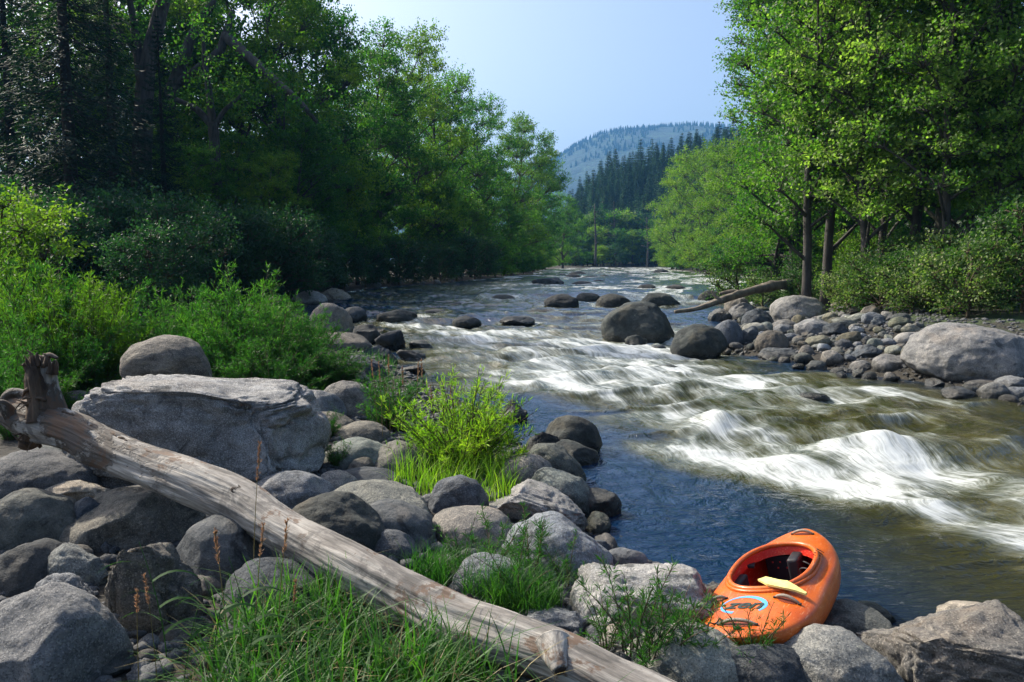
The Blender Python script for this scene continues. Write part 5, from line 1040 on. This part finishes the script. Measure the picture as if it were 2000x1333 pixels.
for i, (px, Y_, ty, v, lab) in enumerate([(1330, 205, 318, 0, 'rounded yellow green tree, first of the right bank beside the dark conifers'), (1378, 172, 300, 1, 'golden green tree right of the first rounded one on the right bank'), (1428, 142, 290, 0, 'bright rounded tree below the tall feathery poplar'),
                                     (1312, 232, 395, 1, 'low bright tree at the foot of the dark conifer slope'), (1462, 112, 270, 1, 'bright tree behind the shrubs left of the leaning alder trunks'), (1500, 88, 330, 0, 'bright crown between the river shrubs and the poplar')]):
    x = (px - 1000) / FPX * Y_; gz = tz(x, Y_); zt = CAMH + (HOR - ty) / FPX * Y_; put(YG[v], x, Y_, gz, (zt - gz) / 20.5, i * 1.3, lab, 'tree', sx=max((zt - gz) / 20.5, .8))
for i in range(34):
    Y_ = 40 + 190 * (i / 33) ** 1.4; x = float(np.interp(-Y_, -RR[:, 1], RR[:, 0])) + rr.uniform(1.8, 4.0) + (1.5 if Y_ < 60 else 0); s = rr.uniform(.7, 1.25) * (1 + .3 * (Y_ > 70) + .4 * (Y_ > 120)); v = (2, 1, 2)[i % 3]
    put(SH[v], x, Y_, None, s, rr.uniform(0, 6.3), ('', 'mid green shrub above the right waterline before the bright trees', 'bright yellow green shrub above the right waterline')[v], 'shrub', 'shrubs along the right waterline')
SA = [broadleaf('leafy_shrub', 290 + i, 2.6, .15, 1.5, 18, .52, 26, 15, .11, B_TWIG, F_SHRUB, tr=.04, wide=.3, spread=.24, ratio=.75, top=.88) for i in range(2)]
for i, (px, Y_, s) in enumerate([(1660, 27, .65), (1720, 25.5, .8), (1780, 24, .75), (1840, 23, .75), (1890, 21.5, .72), (1800, 27, .9), (1720, 29, .8), (1880, 26, 1.1), (1950, 24, 1.15), (2000, 22, 1.1), (1560, 36, .9), (1490, 40, 1.0), (1640, 34, .8), (1690, 36, .9), (1840, 33, .8), (1960, 31, .9), (1440, 47, 1.1), (1760, 38, .9), (1580, 42, 1.1), (1990, 36, 1.1), (1900, 36, 1.0)]):
    put(SA[i % 2], (px - 1000) / FPX * Y_, Y_, None, s * rr.uniform(.7, 1.15), rr.uniform(0, 6.3), 'pale leaved shrub spilling onto the right cobble bank' if Y_ < 28 else 'leafy shrub between the trunks of the right bank trees', 'shrub', 'leafy shrubs on the right bank')
# ------------------------------------------------------------------ trees closing the river bend, snags, conifer slope
FB = [broadleaf('far_tree', 310 + i, 12, .8, 4.2, 20, 1.9, 30, 16, .42, B_COT, (F_COTTON, F_YELLOW, F_COTBLUE)[i], tr=.2, wide=.4, spread=.5, twigs=False) for i in range(3)]
k_ = 0
for (Y_, n, y0, y1) in [(318, 13, 440, 470), (335, 12, 405, 445), (300, 10, 475, 495)]:
    for i in range(n):
        px = 1085 + 250 * (i + rr.uniform(.2, .8)) / n; ty = rr.uniform(y0, y1); x = (px - 1000) / FPX * Y_; gz = 1.2; zt = CAMH + (HOR - ty) / FPX * Y_; s = (zt - gz) / 12.3; v = k_ % 3; k_ += 1
        if Y_ == 300 and inside(np.array([x]), np.array([Y_ * 1.0]))[0]: x, Y2 = x * 1.06, 322
        else: Y2 = Y_
        put(FB[v], x, Y2, gz, s, rr.uniform(0, 6), ('mid green tree', 'pale yellow green tree', 'dark green tree')[v] + ' among those closing the far river bend', 'tree', 'small trees at the far river bend', sx=max(s, .8))
def snag(px, Y_, ty, w, lab):
    x = (px - 1000) / FPX * Y_; t_ = add('dead_tree', None, loc=(x, Y_, .8)); tag(t_, lab, 'dead tree'); h = CAMH + (HOR - ty) / FPX * Y_ - .8; mb = MB(); q = np.linspace(0, 1, 8)
    mb.tube(np.stack([.3 * np.sin(q * 5), q * 0, q * h], -1), w * (1 - .75 * q), 7); add('trunk', mb.mesh('snag_trunk', B_COT), t_); mb = MB(); rg = np.random.default_rng(px)
    for b_ in range(26):
        z = h * rg.uniform(.35, .98); a_ = rg.uniform(0, 6.28); l_ = h * .16 * (1.2 - z / h); mb.tube([(0, 0, z), (cos(a_) * l_, sin(a_) * l_, z + .3 * l_)], [.12, .03], 4)
    add('branches', mb.mesh('snag_branches', B_COT), t_)
snag(1161, 296, 400, .55, 'bare dark dead trunk standing at the far river bend, left of another'); snag(1262, 300, 425, .4, 'bare dead trunk at the far river bend below the conifer slope, right of another')
snag(1198, 318, 395, .3, 'grey bare tree with fine branches at the foot of the conifer slope')
CF = [spruce('conifer_tree', 320 + i, 20, (4.0, 3.5, 4.6)[i], 36, 9, 10, 1.3, .36, F_CONIFER, tr=.18, droop=.2, cb=.04) for i in range(3)]
k_ = 0; tried = 0; done = []
while k_ < 285 and tried < 12000:
    tried += 1; Y_ = rr.uniform(345, 475); px = rr.uniform(1095, 1440); x = (px - 1000) / FPX * Y_
    if any((x - a) ** 2 + (Y_ - b) ** 2 < 11 for a, b in done): continue
    done.append((x, Y_)); z = float(hill_z(x, Y_) * (1 - ss((Y_ - 560) / 330)) - 1.3); k_ += 1; h = rr.uniform(.85, 1.35) * (1.15 if k_ % 9 == 0 else 1)
    top_px = HOR - (z + 20 * h - CAMH) / Y_ * FPX
    put(CF[k_ % 3], x, Y_, z, h, rr.uniform(0, 6), 'dark conifer among many on the steep slope below the blue mountain', 'conifer', 'conifers on the slope below the mountain', sx=h * rr.uniform(1.0, 1.35))

# ------------------------------------------------------------------ foreground sprigs, grass, seed stalks
SG = [willow('willow_sprig', 330 + i, .62, .26, 8, 5, 12, .062, .0065, F_WILLOW, lean=.7, lo=.1) for i in range(3)]
SPR = [(960, 1120, .9, 'thin green sprig standing before the pale rounded boulder'), (1040, 1150, 1.0, 'leafy sprig crossing the large pale rounded boulder'), (900, 1120, .8, 'slender sprig rising in front of the rounded blue grey boulder'), (1010, 1185, .8, 'drooping sprig beside the log behind the flat grey stone'),
       (1240, 1300, 1.0, 'tall sprig in front of the wide sunlit slab'), (1185, 1290, .7, 'sprig close to the lower end of the log'), (1300, 1320, .95, 'sprig growing before the broad pale boulder'), (1350, 1340, .75, 'low sprig at the bottom edge left of the kayak'),
       (1470, 1345, .75, 'sprig reaching up to the kayak nose'), (1110, 1165, .7, 'sprig leaning right over the slab crest'), (1060, 960, .45, 'small sprig right of the bright bush'), (1270, 1340, .9, 'sprig at the bottom edge beside the log')]
for i, (px, py, s, lab) in enumerate(SPR):
    c = hit(px, min(py, 1330)); put(SG[i % 3], c.x, c.y, c.z + (.05 if py > 1150 else .0), s, rr.uniform(0, 6), lab, 'plant')
def grass_mesh(name, pts_, hmin, hmax, wid, seed, mat, bendy=.5, seg=5):
    rg = np.random.default_rng(seed); n = len(pts_); az = rg.uniform(0, 2 * pi, n); d = np.stack([np.cos(az), np.sin(az), 0 * az], -1); s_ = np.stack([-np.sin(az), np.cos(az), 0 * az], -1)
    tw = rg.uniform(-.8, .8, n); s_ = unit(s_ + d * tw[:, None]); h = rg.uniform(hmin, hmax, n)[:, None]; bd = rg.uniform(.1, 1, n)[:, None] * bendy; w = wid * rg.uniform(.6, 1.3, n)[:, None]; V = []
    for q in np.linspace(0, 1, seg + 1):
        c = pts_ + UPV * h * (q - .35 * bd * q ** 2.5) + d * h * bd * q ** 2; ww = w * (1 - q ** 2.2) * .5 + .0003; V += [c - s_ * ww, c + s_ * ww]
    V = np.stack(V, 1).reshape(-1, 3); Q = np.concatenate([np.arange(n)[:, None] * 2 * (seg + 1) + np.array([2 * k, 2 * k + 1, 2 * k + 3, 2 * k + 2]) for k in range(seg)]); return mk_mesh(name, V, Q, mat, True)
def ground_pts(poly_px, n, seed, zoff=0):
    rg = np.random.default_rng(seed); P_ = [hit(min(a, 2600), b) for a, b in poly_px]; P_ = np.array([[p.x, p.y] for p in P_]); lo, hi = P_.min(0), P_.max(0); out = []; m = 0
    xy = rg.uniform(lo, hi, (n * 6, 2)); c = np.zeros(len(xy), bool)
    for i in range(len(P_)):
        x1, y1 = P_[i]; x2, y2 = P_[(i + 1) % len(P_)]
        if y1 != y2: c ^= ((y1 > xy[:, 1]) != (y2 > xy[:, 1])) & (xy[:, 0] < (x2 - x1) * (xy[:, 1] - y1) / (y2 - y1) + x1)
    xy = xy[c][:n]; cl = fbm(np.stack([xy[:, 0] * 3, xy[:, 1] * 3, xy[:, 0] * 0], -1), seed, 2); xy = xy[cl > -.25]; return np.stack([xy[:, 0], xy[:, 1], terrain(xy[:, 0], xy[:, 1]) - .01 + zoff], -1)
gp = ground_pts([(400, 1500), (420, 1320), (540, 1215), (640, 1190), (800, 1270), (1000, 1380), (1150, 1500)], 3600, 71)
tag(add('grass', grass_mesh('grass', gp, .10, .50, .012, 72, F_GRASS, 1.15)), 'lush green grass growing below the log at the bottom of the frame', 'grass', kind='stuff')
gp = ground_pts([(790, 1130), (900, 1110), (1010, 1140), (1100, 1190), (1060, 1230), (900, 1190)], 2600, 73)
tag(add('grass', grass_mesh('grass_thin', gp, .14, .34, .005, 74, F_WILLOW, .85)), 'thin dark grass growing behind the log between the boulders', 'grass', kind='stuff')
gp = ground_pts([(760, 960), (800, 900), (960, 900), (1030, 930), (1000, 985), (880, 990)], 1500, 75)
tag(add('grass', grass_mesh('grass_bush', gp, 14e-2, .5, .006, 76, F_BUSH, .9)), 'bright grass blades round the foot of the bright bush', 'grass', kind='stuff')
gp = ground_pts([(0, 780), (200, 720), (640, 700), (760, 700), (800, 760), (700, 820), (640, 800), (0, 860)], 5000, 77)
tag(add('grass', grass_mesh('grass_back', gp, .10, .32, .007, 78, F_WILLOW, .7)), 'low green grass among the stones below the willows', 'grass', kind='stuff')
gp = ground_pts([(1390, 550), (1800, 600), (2100, 640), (2100, 560), (1500, 540)], 9000, 79)
tag(add('grass', grass_mesh('grass_right', gp, .2, .6, .02, 80, F_YELLOW, .6)), 'green ground cover under the right bank trees', 'grass', kind='stuff')
# broad bladed reed grass with separate stalks
def reed(name, seed, h, heads):
    rg = np.random.default_rng(seed); root = add(name, None); q = np.linspace(0, 1, 10)[:, None]; d = np.array([rg.uniform(-.2, .2), rg.uniform(-.1, .1), 0]); p = d * h * q ** 1.7 + UPV * h * q; mb = MB(); mb.tube(p, np.linspace(.0028, .0012, 10), 5); add('stem', mb.mesh(name + '_stem', bpy.data.materials['straw'] if heads else F_GRASS), root)
    if not heads:
        V = []; Q = []
        for k in range(6):
            b0_ = p[2 + k]; az = rg.uniform(-.5, .5) + (pi if k % 2 else 0); dd = np.array([cos(az), sin(az), 0]); s_ = unit(np.array([0, -.5, 1.]) * .5 + np.array([-sin(az), cos(az), 0])); L_ = h * rg.uniform(.3, .45); n0 = len(V)
            for u in np.linspace(0, 1, 7):
                c = b0_ + dd * L_ * u + UPV * L_ * (.75 * u - .75 * u * u); w = .0065 * (1 - u ** 2) + .0003; V += [c - s_ * w, c + s_ * w]
            Q += [(n0 + 2 * j, n0 + 2 * j + 1, n0 + 2 * j + 3, n0 + 2 * j + 2) for j in range(6)]
        add('blade', mk_mesh(name + '_blade', np.array(V), np.array(Q), F_GRASS), root)['kind'] = 'stuff'
    if heads:
        n = 70; u = rg.uniform(.76, 1, n); C = p[-1] + (p[6] - p[-1]) * ((1 - u) / .333)[:, None]; D = unit(UPV * 1.2 + rg.normal(size=(n, 3)) * .45); V_, F_ = leaf_quads(C, D, rg.normal(size=(n, 3)), .022, .0055, .1); add('seed_head', mk_mesh(name + '_head', V_, F_, bpy.data.materials['seed'], False), root)
    return root
foliage_mat('straw', (.16, .13, .05), (.22, .18, .07), (.3, .24, .1), .2, (1, 1, .8)); foliage_mat('seed', (.20, .13, .09), (.30, .21, .14), (.42, .31, .21), .35, (1.3, 1.0, .8))
gp = ground_pts([(360, 1500), (380, 1300), (520, 1200), (640, 1180), (800, 1260), (1000, 1380), (1150, 1500)], 520, 171)
tag(add('dry_grass', grass_mesh('dry_grass', gp, .10, .45, .008, 172, bpy.data.materials['straw'], 1.3)), 'bent straw coloured blades mixed into the lush grass', 'dry grass', kind='stuff')
R1, R2, R3, R4 = reed('grass_stalk', 1, .62, True), reed('seed_stalk', 2, .55, True), reed('reed_blade', 3, .5, False), reed('reed_blade', 4, .42, False)
def put_px(proto, px, ytop, depth, h, lab, cat, rz=0, grp=None):
    c = at_d(px, ytop, depth); g_ = tz(c.x, c.y); s = max(.2, (c.z - g_)) / h; put(proto, c.x, c.y, g_, s, rz, lab, cat, grp, sx=max(.7, min(s, 1.2)))
for i, (px, ty, d, lab) in enumerate([(262, 1145, 3.6, 'dry seed stalk in front of the upright splintered stone, left one'), (298, 1128, 3.55, 'dry seed stalk in front of the upright splintered stone, right one'), (438, 1040, 3.8, 'dry seed stalk over the dark rounded boulder'), (490, 1030, 3.9, 'tall dry seed stalk crossing the log near its bend'),
                                     (535, 1020, 3.9, 'pale seed stalk crossing the log right of the tall one'), (486, 870, 4.6, 'reddish seed stalk before the granite block'), (560, 1130, 3.7, 'short seed stalk rising below the log')]):
    put_px(R1 if i % 2 else R2, px, ty, d, .62 if i % 2 else .55, lab, 'seed stalk', rr.uniform(0, 6))
for i, (px, ty, d, lab) in enumerate([(405, 1130, 3.6, 'broad bladed reed reaching left across the splintered stone'), (440, 1120, 3.7, 'broad bladed reed at the left edge of the grass patch'), (350, 1190, 3.5, 'reed with a pale raised blade low at bottom left'), (490, 1080, 3.75, 'tallest reed standing against the log'), (560, 1180, 3.6, 'reed leaning right beneath the log'),
                                     (330, 1250, 3.4, 'low reed at the foot of the splintered stone'), (610, 1200, 3.6, 'reed in the thick of the grass under the log'), (315, 1050, 3.9, 'single reed over the top of the splintered stone'), (470, 1180, 3.4, 'reed with drooping blades in the middle of the grass')]):
    put_px(R3 if i % 2 else R4, px, ty, d, .5 if i % 2 else .42, lab, 'reed', rr.uniform(-.6, .6))
for i, (px, ty, d) in enumerate([(735, 690, 9.5), (760, 700, 9.3), (790, 705, 9.2), (810, 715, 9), (828, 690, 9.6), (850, 760, 8.6), (870, 745, 8.8), (745, 715, 9.1)]):
    put_px(R1 if i % 2 else R2, px, ty, d, .6, 'thin reddish seed stalk rising behind the bright bush against the water', 'seed stalk', rr.uniform(0, 6), 'seed stalks behind the bright bush')

# ------------------------------------------------------------------ the air
m, t = new_mat('air'); v = N_(t, 'ShaderNodeVolumePrincipled'); v.inputs['Color'].default_value = (.17, .47, 1.0, 1); v.inputs['Density'].default_value = .00017; v.inputs['Anisotropy'].default_value = .2
o = N_(t, 'ShaderNodeOutputMaterial'); t.links.new(v.outputs[0], o.inputs['Volume'])
b = bmesh.new(); bmesh.ops.create_cube(b, size=1)
for q in b.verts: q.co = Vector((q.co.x * 6400, q.co.y * 4700 + 2000, (q.co.z + .5) * 1010 - 60 if q.co.z < 0 else 640))
me = bpy.data.meshes.new('haze'); b.to_mesh(me); b.free(); me.materials.append(m); tag(add('haze', me), 'faint blue air over the valley', 'haze', kind='stuff')
bpy.context.view_layer.update()
